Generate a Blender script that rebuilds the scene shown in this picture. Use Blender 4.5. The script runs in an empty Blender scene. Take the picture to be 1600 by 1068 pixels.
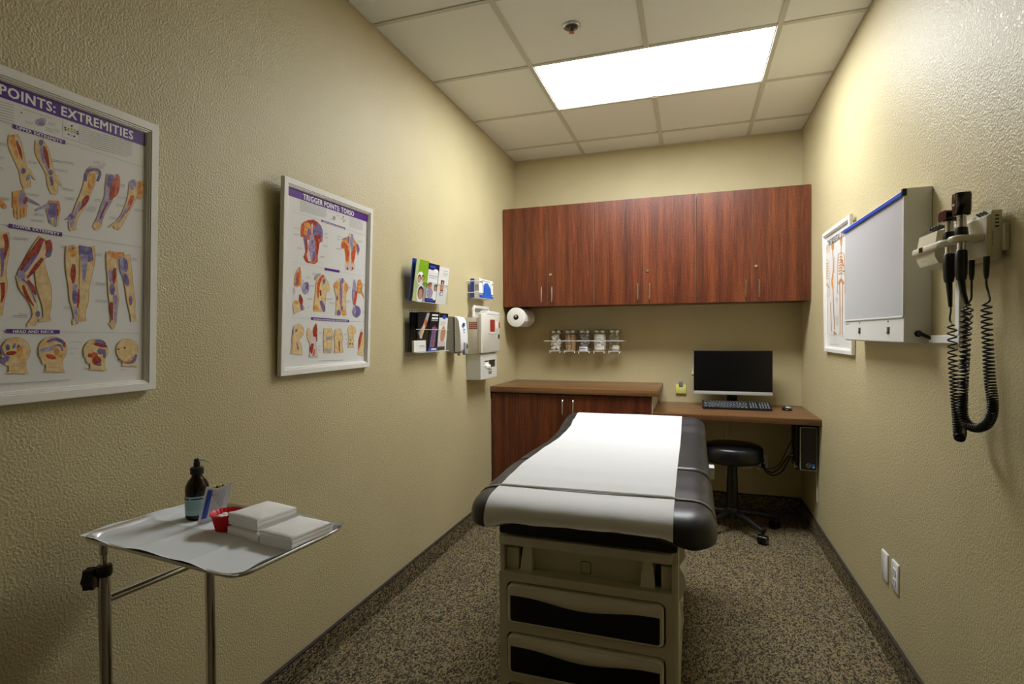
import bpy, bmesh, math, random
from mathutils import Vector, Matrix
random.seed(7)
sc = bpy.context.scene
col = sc.collection
PI = math.pi

# ------------------------------------------------------------------ camera
FPX = 840.24
yaw, pitch, roll = [math.radians(a) for a in (-18.4624, -0.9471, -0.3451)]
CAM = Vector((1.4088, 0.0, 1.308))
W, L, H = 2.1602, 4.3206, 2.7416          # room width, back wall, ceiling height (metres)
YF = -1.35                                 # wall behind the photographer
T = 0.6096                                 # ceiling module
cf = Vector((math.sin(yaw)*math.cos(pitch), math.cos(yaw)*math.cos(pitch), math.sin(pitch)))
cr0 = Vector((math.cos(yaw), -math.sin(yaw), 0)); cu0 = cr0.cross(cf)
cr = cr0*math.cos(roll) + cu0*math.sin(roll)
cu = cu0*math.cos(roll) - cr0*math.sin(roll)
cam = bpy.data.objects.new('camera', bpy.data.cameras.new('camera'))
col.objects.link(cam)
cam.data.sensor_width = 36.0; cam.data.sensor_fit = 'HORIZONTAL'
cam.data.lens = FPX/1600*36.0; cam.data.clip_start = 0.02
cam.matrix_world = Matrix(((cr.x, cu.x, -cf.x, CAM.x), (cr.y, cu.y, -cf.y, CAM.y), (cr.z, cu.z, -cf.z, CAM.z), (0, 0, 0, 1)))
sc.camera = cam
def ray(px, py): return cf + cr*((px-800)/FPX) + cu*((534-py)/FPX)
def at(px, py, ax, val):
    d = ray(px, py); i = 'xyz'.index(ax)
    return CAM + d*((val-CAM[i])/d[i])

# ------------------------------------------------------------------ world, light levels, exposure
wd = bpy.data.worlds.new('world'); sc.world = wd; wd.use_nodes = True
wd.node_tree.nodes['Background'].inputs[0].default_value = (0, 0, 0, 1)
wd.node_tree.nodes['Background'].inputs[1].default_value = 0.0
PANEL = 13.0                               # ceiling panel radiance
PANEL_COL = (0.95, 0.98, 1.0)
vs = sc.view_settings
vs.view_transform = 'Standard'; vs.look = 'None'; vs.gamma = 1.0; vs.use_curve_mapping = False
vs.exposure = 1.0

# ------------------------------------------------------------------ materials
def srgb(r, g, b):
    return tuple(((c/255)/12.92 if c/255 <= 0.04045 else ((c/255+0.055)/1.055)**2.4) for c in (r, g, b))
MATS = {}
def mat(name, c, rough=0.5, metal=0.0, spec=0.5, emit=None, trans=0.0, alpha=1.0, coat=0.0):
    m = bpy.data.materials.new(name); m.use_nodes = True
    b = m.node_tree.nodes['Principled BSDF']
    b.inputs['Base Color'].default_value = (*c, 1); b.inputs['Roughness'].default_value = rough
    b.inputs['Metallic'].default_value = metal; b.inputs['Specular IOR Level'].default_value = spec
    b.inputs['Transmission Weight'].default_value = trans; b.inputs['Coat Weight'].default_value = coat
    if emit:
        b.inputs['Emission Color'].default_value = (*c, 1); b.inputs['Emission Strength'].default_value = emit
    MATS[name] = m
    return m
def nodes(m): return m.node_tree.nodes, m.node_tree.links, m.node_tree.nodes['Principled BSDF']
def coords(m, scale=(1, 1, 1)):
    n, l, b = nodes(m)
    g = n.new('ShaderNodeNewGeometry'); mp = n.new('ShaderNodeMapping'); mp.inputs['Scale'].default_value = scale
    l.new(g.outputs['Position'], mp.inputs['Vector'])
    return mp.outputs['Vector']
def noise(m, vec, scale, detail=3, rough=0.5):
    n, l, b = nodes(m); t = n.new('ShaderNodeTexNoise')
    t.inputs['Scale'].default_value = scale; t.inputs['Detail'].default_value = detail; t.inputs['Roughness'].default_value = rough
    l.new(vec, t.inputs['Vector']); return t.outputs['Fac']
def ramp(m, fac, stops):
    n, l, b = nodes(m); r = n.new('ShaderNodeValToRGB'); e = r.color_ramp.elements
    while len(e) < len(stops): e.new(0.5)
    for k, (p, c) in enumerate(stops): e[k].position = p; e[k].color = (*c, 1)
    l.new(fac, r.inputs['Fac']); return r.outputs['Color']
def bump(m, h, strength, dist):
    n, l, b = nodes(m); bp = n.new('ShaderNodeBump'); bp.inputs['Strength'].default_value = strength; bp.inputs['Distance'].default_value = dist
    l.new(h, bp.inputs['Height']); l.new(bp.outputs['Normal'], b.inputs['Normal'])

def wall_mat():
    m = mat('painted_stucco', srgb(199, 186, 146), 0.38, spec=0.45)
    n, l, b = nodes(m); v = coords(m)
    a = noise(m, v, 165, 3, 0.5); c = noise(m, v, 2.2, 2)
    col_ = ramp(m, c, [(0.3, srgb(196, 183, 142)), (0.7, srgb(203, 190, 149))])
    l.new(col_, b.inputs['Base Color'])
    sh = n.new('ShaderNodeMapRange'); sh.inputs['From Min'].default_value = 0.36; sh.inputs['From Max'].default_value = 0.66
    l.new(a, sh.inputs['Value'])
    bump(m, sh.outputs['Result'], 0.5, 0.0023)
    return m
wall_mat()
def tile_mat():
    m = mat('ceiling_board', srgb(238, 238, 232), 0.9, spec=0.2)
    v = coords(m); bump(m, noise(m, v, 260, 3), 0.25, 0.002); return m
tile_mat()
def wood_mat(name, dark, mid, light, axis, rough, spec=0.5):
    m = mat(name, mid, rough, spec=spec); n, l, b = nodes(m)
    s1 = {'z': (14, 14, 0.55), 'x': (0.6, 14, 14)}[axis]; s2 = {'z': (130, 130, 5), 'x': (5, 130, 130)}[axis]; s3 = (60, 60, 40)
    a = noise(m, coords(m, s1), 1.0, 3, 0.6); c = noise(m, coords(m, s2), 1.0, 3, 0.6); d = noise(m, coords(m, s3), 2.0, 3, 0.6)
    mx = n.new('ShaderNodeMath'); mx.operation = 'MULTIPLY_ADD'; mx.inputs[1].default_value = 0.32; l.new(c, mx.inputs[0])
    m2 = n.new('ShaderNodeMath'); m2.operation = 'MULTIPLY'; m2.inputs[1].default_value = 0.5; l.new(a, m2.inputs[0]); l.new(m2.outputs[0], mx.inputs[2])
    m3 = n.new('ShaderNodeMath'); m3.operation = 'MULTIPLY_ADD'; m3.inputs[1].default_value = 0.22; l.new(d, m3.inputs[0]); l.new(mx.outputs[0], m3.inputs[2])
    l.new(ramp(m, m3.outputs[0], [(0.40, dark), (0.52, mid), (0.66, light)]), b.inputs['Base Color'])
    return m
wood_mat('cherry_laminate', srgb(58, 24, 11), srgb(96, 45, 21), srgb(132, 70, 35), 'z', 0.38)
wood_mat('walnut_laminate', srgb(86, 58, 34), srgb(116, 80, 48), srgb(138, 100, 64), 'x', 0.34)
def carpet_mat(name, stops, rowdir, sc_=1.0, warp=0.12):
    m = mat(name, (0.1, 0.08, 0.05), 0.95, spec=0.1); n, l, b = nodes(m)
    v = coords(m, rowdir)
    vo = n.new('ShaderNodeTexVoronoi'); vo.inputs['Scale'].default_value = sc_; vo.inputs['Randomness'].default_value = 0.75
    l.new(v, vo.inputs['Vector'])
    sep = n.new('ShaderNodeSeparateColor'); l.new(vo.outputs['Color'], sep.inputs[0])
    big = noise(m, coords(m), 5.0, 2)
    ad = n.new('ShaderNodeMath'); ad.operation = 'MULTIPLY_ADD'; ad.inputs[1].default_value = 0.16; l.new(big, ad.inputs[0]); l.new(sep.outputs[0], ad.inputs[2])
    rc = ramp(m, ad.outputs[0], stops)
    l.new(rc, b.inputs['Base Color'])
    inv = n.new('ShaderNodeMath'); inv.operation = 'SUBTRACT'; inv.inputs[0].default_value = 1.0; l.new(vo.outputs['Distance'], inv.inputs[1])
    bump(m, inv.outputs[0], 0.8, 0.004)
    return m
CARPET = [(0.10, srgb(44, 38, 30)), (0.35, srgb(92, 82, 62)), (0.62, srgb(150, 132, 94)), (0.85, srgb(124, 116, 98)), (1.0, srgb(60, 53, 43))]
carpet_mat('loop_carpet', CARPET, (190, 120, 190))
carpet_mat('base_carpet', CARPET, (110, 110, 190))

mat('binding', srgb(52, 42, 38), 0.8)
mat('white_frame', srgb(240, 238, 232), 0.3)
mat('poster_paper', srgb(232, 231, 228), 0.28)
mat('mat_line', srgb(150, 148, 142), 0.5)
mat('print_purple', srgb(88, 36, 142), 0.3)
mat('print_white', srgb(248, 246, 246), 0.3)
mat('print_skin', srgb(226, 196, 138), 0.3)
mat('print_skin_dark', srgb(196, 150, 84), 0.3)
mat('print_orange', srgb(232, 164, 76), 0.3)
mat('print_red', srgb(168, 48, 36), 0.3)
mat('print_redorange', srgb(212, 82, 42), 0.3)
mat('print_violet', srgb(104, 88, 150), 0.3)
mat('print_lilac', srgb(164, 154, 188), 0.3)
mat('print_grey', srgb(168, 168, 172), 0.3)
mat('print_dark', srgb(58, 54, 60), 0.3)
mat('print_blue', srgb(38, 74, 190), 0.3)
mat('print_navy', srgb(18, 24, 66), 0.3)
mat('print_green', srgb(134, 178, 36), 0.3)
mat('print_lime', srgb(190, 206, 150), 0.3)
mat('print_black', srgb(16, 16, 20), 0.3)
mat('print_face', srgb(206, 150, 116), 0.3)
mat('print_hair', srgb(44, 30, 26), 0.3)
mat('print_yellow', srgb(214, 190, 60), 0.3)
mat('print_cyan', srgb(170, 212, 220), 0.35)
mat('print_bone', srgb(196, 150, 96), 0.3)
mat('print_pale', srgb(222, 204, 204), 0.3)
for nm, a_, c_, sc_ in (('print_skin', srgb(236, 214, 166), srgb(222, 184, 122), 70), ('print_orange', srgb(238, 190, 110), srgb(214, 122, 50), 90), ('print_red', srgb(190, 70, 52), srgb(132, 30, 28), 120), ('print_redorange', srgb(226, 120, 74), srgb(190, 56, 34), 100), ('print_violet', srgb(142, 128, 176), srgb(96, 84, 140), 90), ('print_lilac', srgb(190, 180, 206), srgb(140, 128, 172), 90)):
    m_ = MATS[nm]; fa = noise(m_, coords(m_), sc_, 4, .65)
    nodes(m_)[1].new(ramp(m_, fa, [(0.36, a_), (0.62, c_)]), nodes(m_)[2].inputs['Base Color'])
mat('steel', (0.62, 0.62, 0.60), 0.22, 1.0)
mat('chrome', (0.68, 0.68, 0.68), 0.04, 1.0)
mat('brushed', (0.55, 0.54, 0.52), 0.32, 1.0)
mat('brass', srgb(226, 216, 190), 0.3, 1.0)
mat('almond', srgb(206, 196, 170), 0.5)
mat('tan_edge', srgb(150, 118, 92), 0.5)
mat('grid_white', srgb(204, 201, 188), 0.5)
mat('vinyl', srgb(44, 46, 48), 0.36, spec=0.5)
n_, l_, b_ = nodes(MATS['vinyl']); bump(MATS['vinyl'], noise(MATS['vinyl'], coords(MATS['vinyl']), 900, 2), 0.2, 0.0006)
mat('black_vinyl', srgb(18, 18, 22), 0.3)
mat('black_plastic', srgb(14, 14, 15), 0.4)
mat('black_gloss', srgb(8, 8, 9), 0.12)
mat('screen_black', srgb(10, 10, 11), 0.22)
mat('key_grey', srgb(66, 68, 72), 0.45)
mat('key_legend', srgb(190, 192, 196), 0.45)
mat('silver_plastic', srgb(178, 178, 174), 0.35)
mat('table_putty', srgb(218, 213, 190), 0.38)
mat('table_putty_light', srgb(234, 231, 214), 0.35)
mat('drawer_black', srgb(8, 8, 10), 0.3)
mat('exam_paper', srgb(224, 225, 226), 0.75, spec=0.2)
bump(MATS['exam_paper'], noise(MATS['exam_paper'], coords(MATS['exam_paper']), 420, 3), 0.35, 0.0016)
mat('gauze', srgb(246, 245, 242), 0.9, spec=0.1)
bump(MATS['gauze'], noise(MATS['gauze'], coords(MATS['gauze']), 500, 2), 0.4, 0.001)
mat('liner', srgb(226, 230, 234), 0.75, spec=0.2)
mat('liner_blue', srgb(176, 204, 224), 0.7)
mat('strap', srgb(176, 172, 160), 0.5)
mat('red_silicone', srgb(214, 22, 34), 0.4)
mat('cotton', srgb(246, 240, 236), 1.0, spec=0.0)
mat('amber_bottle', srgb(26, 10, 6), 0.12)
mat('clear_white', srgb(210, 216, 220), 0.25)
mat('device_grey', srgb(168, 168, 170), 0.4)
mat('device_white', srgb(232, 232, 230), 0.35)
mat('sharps_beige', srgb(222, 217, 205), 0.4)
mat('sharps_white', srgb(222, 217, 205), 0.4)
mat('sharps_red', srgb(156, 52, 40), 0.3)
mat('cabinet_grey', srgb(214, 213, 206), 0.4)
mat('viewer_diffuser', srgb(196, 197, 200), 0.35)
mat('viewer_white', srgb(226, 225, 220), 0.4)
mat('blue_strip', srgb(30, 78, 190), 0.35)
mat('diag_ivory', srgb(216, 209, 184), 0.38)
mat('diag_text', srgb(110, 140, 124), 0.5)
mat('outlet_white', srgb(232, 231, 228), 0.35)
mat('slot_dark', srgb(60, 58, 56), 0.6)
mat('paper_white', srgb(240, 238, 232), 0.8, spec=0.1)
mat('core_brown', srgb(70, 52, 40), 0.8)
mat('sticky_yellow', srgb(222, 220, 120), 0.7)
mat('cream_note', srgb(226, 220, 190), 0.7)
mat('wood_stick', srgb(206, 170, 120), 0.7)
mat('white_wire', srgb(232, 230, 226), 0.35)
mat('logo_blue', srgb(40, 110, 200), 0.4)
mat('soft_grey', srgb(120, 122, 124), 0.5)
PD = mat('panel_diffuser', (0.9, 0.9, 0.88), 0.5)
for nm, st in (('panel_glow', PANEL),):
    g_ = mat(nm, PANEL_COL, 0.5, emit=st); g_.node_tree.nodes['Principled BSDF'].inputs['Base Color'].default_value = (.8, .8, .78, 1)
    g_.node_tree.nodes['Principled BSDF'].inputs['Emission Color'].default_value = (*PANEL_COL, 1)
def clear_mat(name, tint, gloss):
    m = bpy.data.materials.new(name); m.use_nodes = True; n = m.node_tree.nodes; l = m.node_tree.links
    n.clear(); o = n.new('ShaderNodeOutputMaterial'); t = n.new('ShaderNodeBsdfTransparent'); g = n.new('ShaderNodeBsdfGlossy'); x = n.new('ShaderNodeMixShader'); fr = n.new('ShaderNodeLayerWeight'); pw = n.new('ShaderNodeMath'); pw.operation = 'MULTIPLY_ADD'; pw.inputs[1].default_value = gloss*.5; pw.inputs[2].default_value = .03
    t.inputs[0].default_value = (*tint, 1); g.inputs['Roughness'].default_value = 0.06; fr.inputs['Blend'].default_value = .3
    l.new(fr.outputs['Facing'], pw.inputs[0]); l.new(pw.outputs[0], x.inputs[0]); l.new(t.outputs[0], x.inputs[1]); l.new(g.outputs[0], x.inputs[2]); l.new(x.outputs[0], o.inputs[0])
    MATS[name] = m
clear_mat('clear_acrylic', (0.985, 0.99, 0.985), 0.28)
clear_mat('jar_glass', (0.985, 0.99, 0.985), 0.4)
clear_mat('clear_film', (0.82, 0.84, 0.84), 0.4)

# ------------------------------------------------------------------ mesh helpers
WL = {}
class MB:
    def __init__(s): s.bm = bmesh.new(); s.mi = 0; s.M = None
    def v(s, p): return s.bm.verts.new(p)
    def f(s, vs_):
        try:
            q = s.bm.faces.new(vs_); q.material_index = s.mi; return q
        except ValueError: return None
    def box(s, a, b, bev=0.0, seg=2):
        x0, x1 = sorted((a[0], b[0])); y0, y1 = sorted((a[1], b[1])); z0, z1 = sorted((a[2], b[2]))
        P = [s.v(p) for p in ((x0, y0, z0), (x1, y0, z0), (x1, y1, z0), (x0, y1, z0), (x0, y0, z1), (x1, y0, z1), (x1, y1, z1), (x0, y1, z1))]
        fs = [s.f([P[i] for i in q]) for q in ((3, 2, 1, 0), (4, 5, 6, 7), (0, 1, 5, 4), (1, 2, 6, 5), (2, 3, 7, 6), (3, 0, 4, 7))]
        if bev:
            ed = list({e for q in fs for e in q.edges})
            r = bmesh.ops.bevel(s.bm, geom=ed, offset=bev, segments=seg, profile=0.5, affect='EDGES', clamp_overlap=True)
            for q in r['faces']: q.material_index = s.mi
        return s
    def loft(s, rings, closed=True, cap0=True, cap1=True):
        R = [[s.v(p) for p in r] for r in rings]; n = len(R[0])
        for a, b in zip(R, R[1:]):
            for i in range(n if closed else n-1):
                j = (i+1) % n; s.f([a[i], a[j], b[j], b[i]])
        if cap0: s.f(R[0][::-1])
        if cap1: s.f(R[-1])
        return s
    def cyl(s, p0, p1, r0, r1=None, seg=16, cap=True):
        p0 = Vector(p0); p1 = Vector(p1); r1 = r0 if r1 is None else r1
        d = (p1-p0).normalized(); a = d.orthogonal().normalized(); b = d.cross(a)
        ring = lambda c, r: [c + a*(r*math.cos(2*PI*k/seg)) + b*(r*math.sin(2*PI*k/seg)) for k in range(seg)]
        return s.loft([ring(p0, r0), ring(p1, r1)], True, cap, cap)
    def lathe(s, prof, c, seg=24, cap=True, axis='z'):
        c = Vector(c); rings = []
        for r, h in prof:
            ring = []
            for k in range(seg):
                t = 2*PI*k/seg; u, w = r*math.cos(t), r*math.sin(t)
                ring.append(c + Vector({'z': (u, w, h), 'y': (u, h, -w), 'x': (h, u, w)}[axis]))
            rings.append(ring)
        return s.loft(rings, True, cap, cap)
    def tube(s, pts, r, seg=8, cap=True):
        P = [Vector(p) for p in pts]; rr = r if isinstance(r, (list, tuple)) else [r]*len(P)
        up = None; rings = []
        for i, p in enumerate(P):
            t = (P[min(i+1, len(P)-1)]-P[max(i-1, 0)]).normalized()
            if up is None: up = t.orthogonal().normalized()
            up = (up - t*up.dot(t)); up = up.normalized() if up.length > 1e-6 else t.orthogonal().normalized()
            q = t.cross(up)
            rings.append([p + up*(rr[i]*math.cos(2*PI*k/seg)) + q*(rr[i]*math.sin(2*PI*k/seg)) for k in range(seg)])
        return s.loft(rings, True, cap, cap)
    def prism(s, poly, fn, d0, d1):              # poly: 2D points, fn(u, v, d) -> 3D
        a = [s.v(fn(u, v, d0)) for u, v in poly]; b = [s.v(fn(u, v, d1)) for u, v in poly]; n = len(poly)
        s.f(a[::-1]); s.f(b)
        for i in range(n): s.f([a[i], a[(i+1) % n], b[(i+1) % n], b[i]])
        return s
    def sheet(s, fn, nu, nv):
        G = [[s.v(fn(i/nu, j/nv)) for j in range(nv+1)] for i in range(nu+1)]
        for i in range(nu):
            for j in range(nv): s.f([G[i][j], G[i+1][j], G[i+1][j+1], G[i][j+1]])
        return s
    def ball(s, c, r, sz=(1, 1, 1), seg=12):
        rings = []
        for k in range(1, seg//2+2):
            t = PI*k/(seg//2+2)
            rings.append([Vector(c)+Vector((r*sz[0]*math.sin(t)*math.cos(2*PI*j/seg), r*sz[1]*math.sin(t)*math.sin(2*PI*j/seg), -r*sz[2]*math.cos(t))) for j in range(seg)])
        return s.loft(rings)
    def xf(s, M): bmesh.ops.transform(s.bm, matrix=M, verts=s.bm.verts); return s
    def rotz(s, c, a): return s.xf(Matrix.Translation(c) @ Matrix.Rotation(a, 4, 'Z') @ Matrix.Translation(-Vector(c)))
    def build(s, name, mats, parent=None, label=None, loc=None, smooth=True, ang=38, recalc=True):
        bm = s.bm
        if recalc: bmesh.ops.recalc_face_normals(bm, faces=bm.faces)
        if parent is not None: o0 = WL[parent.name]
        elif loc is not None: o0 = Vector(loc)
        else:
            xs = [v.co for v in bm.verts]
            o0 = Vector(((min(v.x for v in xs)+max(v.x for v in xs))/2, (min(v.y for v in xs)+max(v.y for v in xs))/2, min(v.z for v in xs)))
        bmesh.ops.translate(bm, vec=-o0, verts=bm.verts)
        me = bpy.data.meshes.new(name); bm.to_mesh(me); bm.free()
        for m in (mats if isinstance(mats, (list, tuple)) else [mats]): me.materials.append(MATS[m])
        if smooth:
            me.polygons.foreach_set('use_smooth', [True]*len(me.polygons)); me.set_sharp_from_angle(angle=math.radians(ang))
        o = bpy.data.objects.new(name, me); col.objects.link(o)
        if parent is not None: o.parent = parent
        else: o.location = o0
        WL[o.name] = o0
        if label: o['label'] = label
        return o
def tag(o, label, cat, group=None):
    o['label'] = label; o['category'] = cat
    if group: o['group'] = group
    return o
def thing(name, label, cat, loc, group=None):
    o = bpy.data.objects.new(name, None); col.objects.link(o); o.location = loc; o.empty_display_size = 0.05
    WL[o.name] = Vector(loc)
    return tag(o, label, cat, group)
def struct(o): o['kind'] = 'structure'; return o
def rrect(u0, v0, u1, v1, r, n=5):
    pts = []
    for cx_, cy_, a0 in ((u1-r, v0+r, -90), (u1-r, v1-r, 0), (u0+r, v1-r, 90), (u0+r, v0+r, 180)):
        for k in range(n+1):
            a = math.radians(a0+90*k/n); pts.append((cx_+r*math.cos(a), cy_+r*math.sin(a)))
    return pts
def catmull(P, n=6):
    P = [tuple(p) for p in P]; out = []
    for i in range(len(P)-1):
        p0 = P[max(i-1, 0)]; p1 = P[i]; p2 = P[i+1]; p3 = P[min(i+2, len(P)-1)]
        for k in range(n):
            t = k/n
            out.append(tuple(0.5*((2*b)+(-a+c)*t+(2*a-5*b+4*c-d)*t*t+(-a+3*b-3*c+d)*t**3) for a, b, c, d in zip(p0, p1, p2, p3)))
    out.append(P[-1]); return out
def lerp_table(tab, x):
    if x <= tab[0][0]: return tab[0][1]
    for (a, va), (b, vb) in zip(tab, tab[1:]):
        if x <= b:
            t = (x-a)/(b-a); t = t*t*(3-2*t); return va+(vb-va)*t
    return tab[-1][1]

# text as flat mesh: returns list of polygons in local (u, v)
def text_mesh(txt, bold=0.0):
    cv = bpy.data.curves.new('tmp', 'FONT'); cv.body = txt; cv.size = 1.0; cv.resolution_u = 2; cv.space_character = 1.0 + bold*3.0
    o = bpy.data.objects.new('tmp', cv); col.objects.link(o)
    dg = bpy.context.evaluated_depsgraph_get(); me = bpy.data.meshes.new_from_object(o.evaluated_get(dg))
    V = [(v.co.x, v.co.y) for v in me.vertices]; Fc = [tuple(p.vertices) for p in me.polygons]
    bpy.data.objects.remove(o); bpy.data.curves.remove(cv); bpy.data.meshes.remove(me)
    if bold > 0:                                   # heavier strokes: the outline repeated with small shifts
        V0, F0, V, Fc = V, Fc, [], []
        for dx, dy in ((-bold, -bold*.6), (bold, -bold*.6), (-bold, bold*.6), (bold, bold*.6)):
            n = len(V); V += [(x+dx, y+dy) for x, y in V0]; Fc += [tuple(i+n for i in q) for q in F0]
    return V, Fc
def put_text(mb, txt, fn, u0, v0, u1, v1, d, bold=0.0):  # fill the box u0..u1, v0..v1
    V, Fc = text_mesh(txt, bold)
    xs = [p[0] for p in V]; ys = [p[1] for p in V]
    x0, x1, y0, y1 = min(xs), max(xs), min(ys), max(ys)
    vv = [mb.v(fn(u0+(x-x0)/(x1-x0)*(u1-u0), v0+(y-y0)/(y1-y0)*(v1-v0), d+2.5e-5*(i*4//len(V)))) for i, (x, y) in enumerate(V)]
    for q in Fc: mb.f([vv[i] for i in q])

# ================================================================== STRUCTURE
b = MB(); b.box((-0.1, YF-0.1, -0.1), (W+0.1, L+0.1, 0)); struct(b.build('floor', 'loop_carpet', smooth=False))
b = MB(); b.box((-0.1, YF-0.1, 0), (0, L+0.1, H+0.12)); struct(b.build('wall_left', 'painted_stucco', smooth=False))
b = MB(); b.box((W, YF-0.1, 0), (W+0.1, L+0.1, H+0.12)); struct(b.build('wall_right', 'painted_stucco', smooth=False))
b = MB(); b.box((0, L, 0), (W, L+0.1, H+0.12)); struct(b.build('wall_back', 'painted_stucco', smooth=False))
b = MB(); b.box((0, YF-0.1, 0), (W, YF, H+0.12)); struct(b.build('wall_front', 'painted_stucco', smooth=False))
b = MB(); b.box((.95, YF, .01), (1.87, YF+.035, 2.10), .003); dr0 = struct(b.build('added_door_1', 'cherry_laminate'))  # unseen door, added to give chrome dark reflections and cut bounce light
b = MB(); b.box((.88, YF, 0), (.95, YF+.05, 2.17), .004); b.box((1.87, YF, 0), (1.94, YF+.05, 2.17), .004); b.box((.95, YF, 2.10), (1.87, YF+.05, 2.17), .004); b.build('added_door_frame', 'slot_dark', dr0)
b = MB(); b.tube([(1.03, YF+.034, 1.0), (1.03, YF+.08, 1.0), (1.04, YF+.085, 1.0), (1.14, YF+.085, 1.0)], .009, 8); b.build('added_door_handle', 'steel', dr0)
b = MB(); b.box((0, YF, H+0.05), (W, L, H+0.12)); ceil = struct(b.build('ceiling', 'ceiling_board', smooth=False, loc=(W/2, L/2, H)))
gx, gy = 0.5854, 2.2004
xs_ = [0, gx, gx+T, gx+2*T, W]; ys_ = [YF]+[gy+k*T for k in range(-5, 4)]+[L]
def is_light(i, y): return i in (1, 2) and abs(y-(gy+T)) < .01
for j in range(len(ys_)-1):
    for i in range(4):
        if is_light(i, ys_[j]): continue
        b = MB(); b.box((xs_[i]+.002, ys_[j]+.002, H+.006), (xs_[i+1]-.002, ys_[j+1]-.002, H+.022)); b.build('ceiling_tile', 'ceiling_board', ceil, smooth=False)
hw = 0.012
for x in xs_[1:4]:
    cuts = [(YF, L)]
    if abs(x-(gx+T)) < .01: cuts = [(YF, gy+T), (gy+2*T, L)]
    for a, c in cuts: b = MB(); b.box((x-hw, a, H), (x+hw, c, H+.007), .0015, 1); b.build('grid_bar', 'grid_white', ceil)
for y in ys_[1:-1]:
    for i in range(4):
        b = MB(); b.box((xs_[i]+(hw if i else 0), y-hw, H+.0005), (xs_[i+1]-(hw if i < 3 else 0), y+hw, H+.0068), .0015, 1); b.build('grid_bar', 'grid_white', ceil)
for a, c in (((0, YF, H+.001), (0.006, L, H+.006)), ((W-.006, YF, H+.001), (W, L, H+.006)), ((0.006, L-.006, H+.001), (W-.006, L, H+.006))):
    b = MB(); b.box(a, c); b.build('wall_angle', 'grid_white', ceil, smooth=False)
# baseboards: strips of carpet with bound top edge
BH = 0.108
for nm, a, c, t0, t1 in (('baseboard_left', (0, YF, 0), (.011, 3.80, BH-.008), (0, YF, BH-.008), (.0135, 3.80, BH)),
                         ('baseboard_right', (W-.011, YF, 0), (W, L, BH-.008), (W-.0135, YF, BH-.008), (W, L, BH)),
                         ('baseboard_back', (1.18, L-.011, 0), (W-.0135, L, BH-.008), (1.18, L-.0135, BH-.008), (W-.0135, L, BH))):
    b = MB(); b.box(a, c); o = struct(b.build(nm, 'base_carpet', smooth=False))
    b = MB(); b.box(t0, t1, .002, 1); b.build('binding_strip', 'binding', o)

# ================================================================== CEILING FIXTURES
def panel_light(y0, glow, label):
    x0, x1, y1 = gx, gx+2*T, y0+T
    t = thing('ceiling_light', label, 'light', ((x0+x1)/2, (y0+y1)/2, H))
    b = MB()
    for a, c in (((x0, y0), (x1, y0+.018)), ((x0, y1-.018), (x1, y1)), ((x0, y0+.018), (x0+.018, y1-.018)), ((x1-.018, y0+.018), (x1, y1-.018))):
        b.box((a[0], a[1], H+.004), (c[0], c[1], H+.045))
    b.build('frame', 'grid_white', t, smooth=False)
    b = MB(); b.box((x0+.016, y0+.016, H+.007), (x1-.016, y1-.016, H+.012)); b.build('diffuser', glow, t, smooth=False)
panel_light(gy+T, 'panel_glow', 'bright white rectangular fluorescent panel set flush in the tiled ceiling')

sx, sy = .876, 2.507
t = thing('sprinkler_head', 'small round metal fire sprinkler head in a ceiling tile', 'sprinkler', (sx, sy, H))
b = MB(); b.lathe([(.034, .006), (.041, .005), (.042, .001), (.036, -.004), (.031, -.002), (.03, .005)], (sx, sy, H), 28); b.build('escutcheon', 'brushed', t)
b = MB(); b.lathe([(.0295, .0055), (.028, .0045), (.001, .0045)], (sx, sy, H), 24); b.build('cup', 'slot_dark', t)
b = MB()
for s in (-1, 1): b.tube([(sx+s*.006, sy, H+.004), (sx+s*.014, sy, H-.012), (sx+s*.004, sy, H-.028)], .003, 6)
b.build('yoke', 'brushed', t)
b = MB(); b.cyl((sx, sy, H+.004), (sx, sy, H-.026), .0022, seg=8); b.build('bulb', 'sharps_red', t)
b = MB(); b.lathe([(.004, -.024), (.014, -.027), (.0145, -.0285), (.003, -.030)], (sx, sy, H), 16); b.build('deflector', 'brass', t)

# ================================================================== CABINETS
def pull(parent, x, z0, z1, y, r=.0045):
    b = MB(); b.tube([(x, y, z0), (x, y-.02, z0), (x, y-.026, z0+.006), (x, y-.026, z1-.006), (x, y-.02, z1), (x, y, z1)], r, 8); b.build('handle', 'steel', parent)
UB, UT, UY = 1.512, 2.277, 4.0
ul = ['cherry laminate wall cabinet in the corner above the paper towel roll', 'cherry laminate wall cabinet hung between two others, above the glass jars', 'cherry laminate wall cabinet against the wall with the film viewer, above the monitor']
for k in range(3):
    x0, x1 = k*.72+.003, min((k+1)*.72, W-.004)
    t = thing('wall_cabinet', ul[k], 'cabinet', ((x0+x1)/2, UY+.15, UB), 'wall cabinets over the counter')
    b = MB(); b.box((x0, UY+.019, UB+.002), (x1, L+.001, UT-.002)); b.build('body', 'cherry_laminate', t, smooth=False)
    xm = (x0+x1)/2
    for s, (a, c) in enumerate(((x0+.0015, xm-.0015), (xm+.0015, x1-.0015))):
        b = MB(); b.box((a, UY, UB), (c, UY+.0185, UT), .0012, 1); d = b.build('door', 'cherry_laminate', t)
        pull(d, xm+(-.041 if s == 0 else .041), 1.545, 1.658, UY)
        if s == 1:
            b = MB(); b.lathe([(.0105, 0), (.0105, -.006), (.008, -.009), (.003, -.009)], (xm+.025, UY, 1.752), 16, axis='y'); b.build('lock', 'brass', d)
    b = MB(); b.box((xm-.001, UY+.003, UB+.002), (xm+.001, UY+.019, UT-.002)); b.box((x1-.0012, UY+.003, UB+.002), (x1+.001, UY+.019, UT-.002)); b.build('edge_band', 'tan_edge', t, smooth=False)

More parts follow.
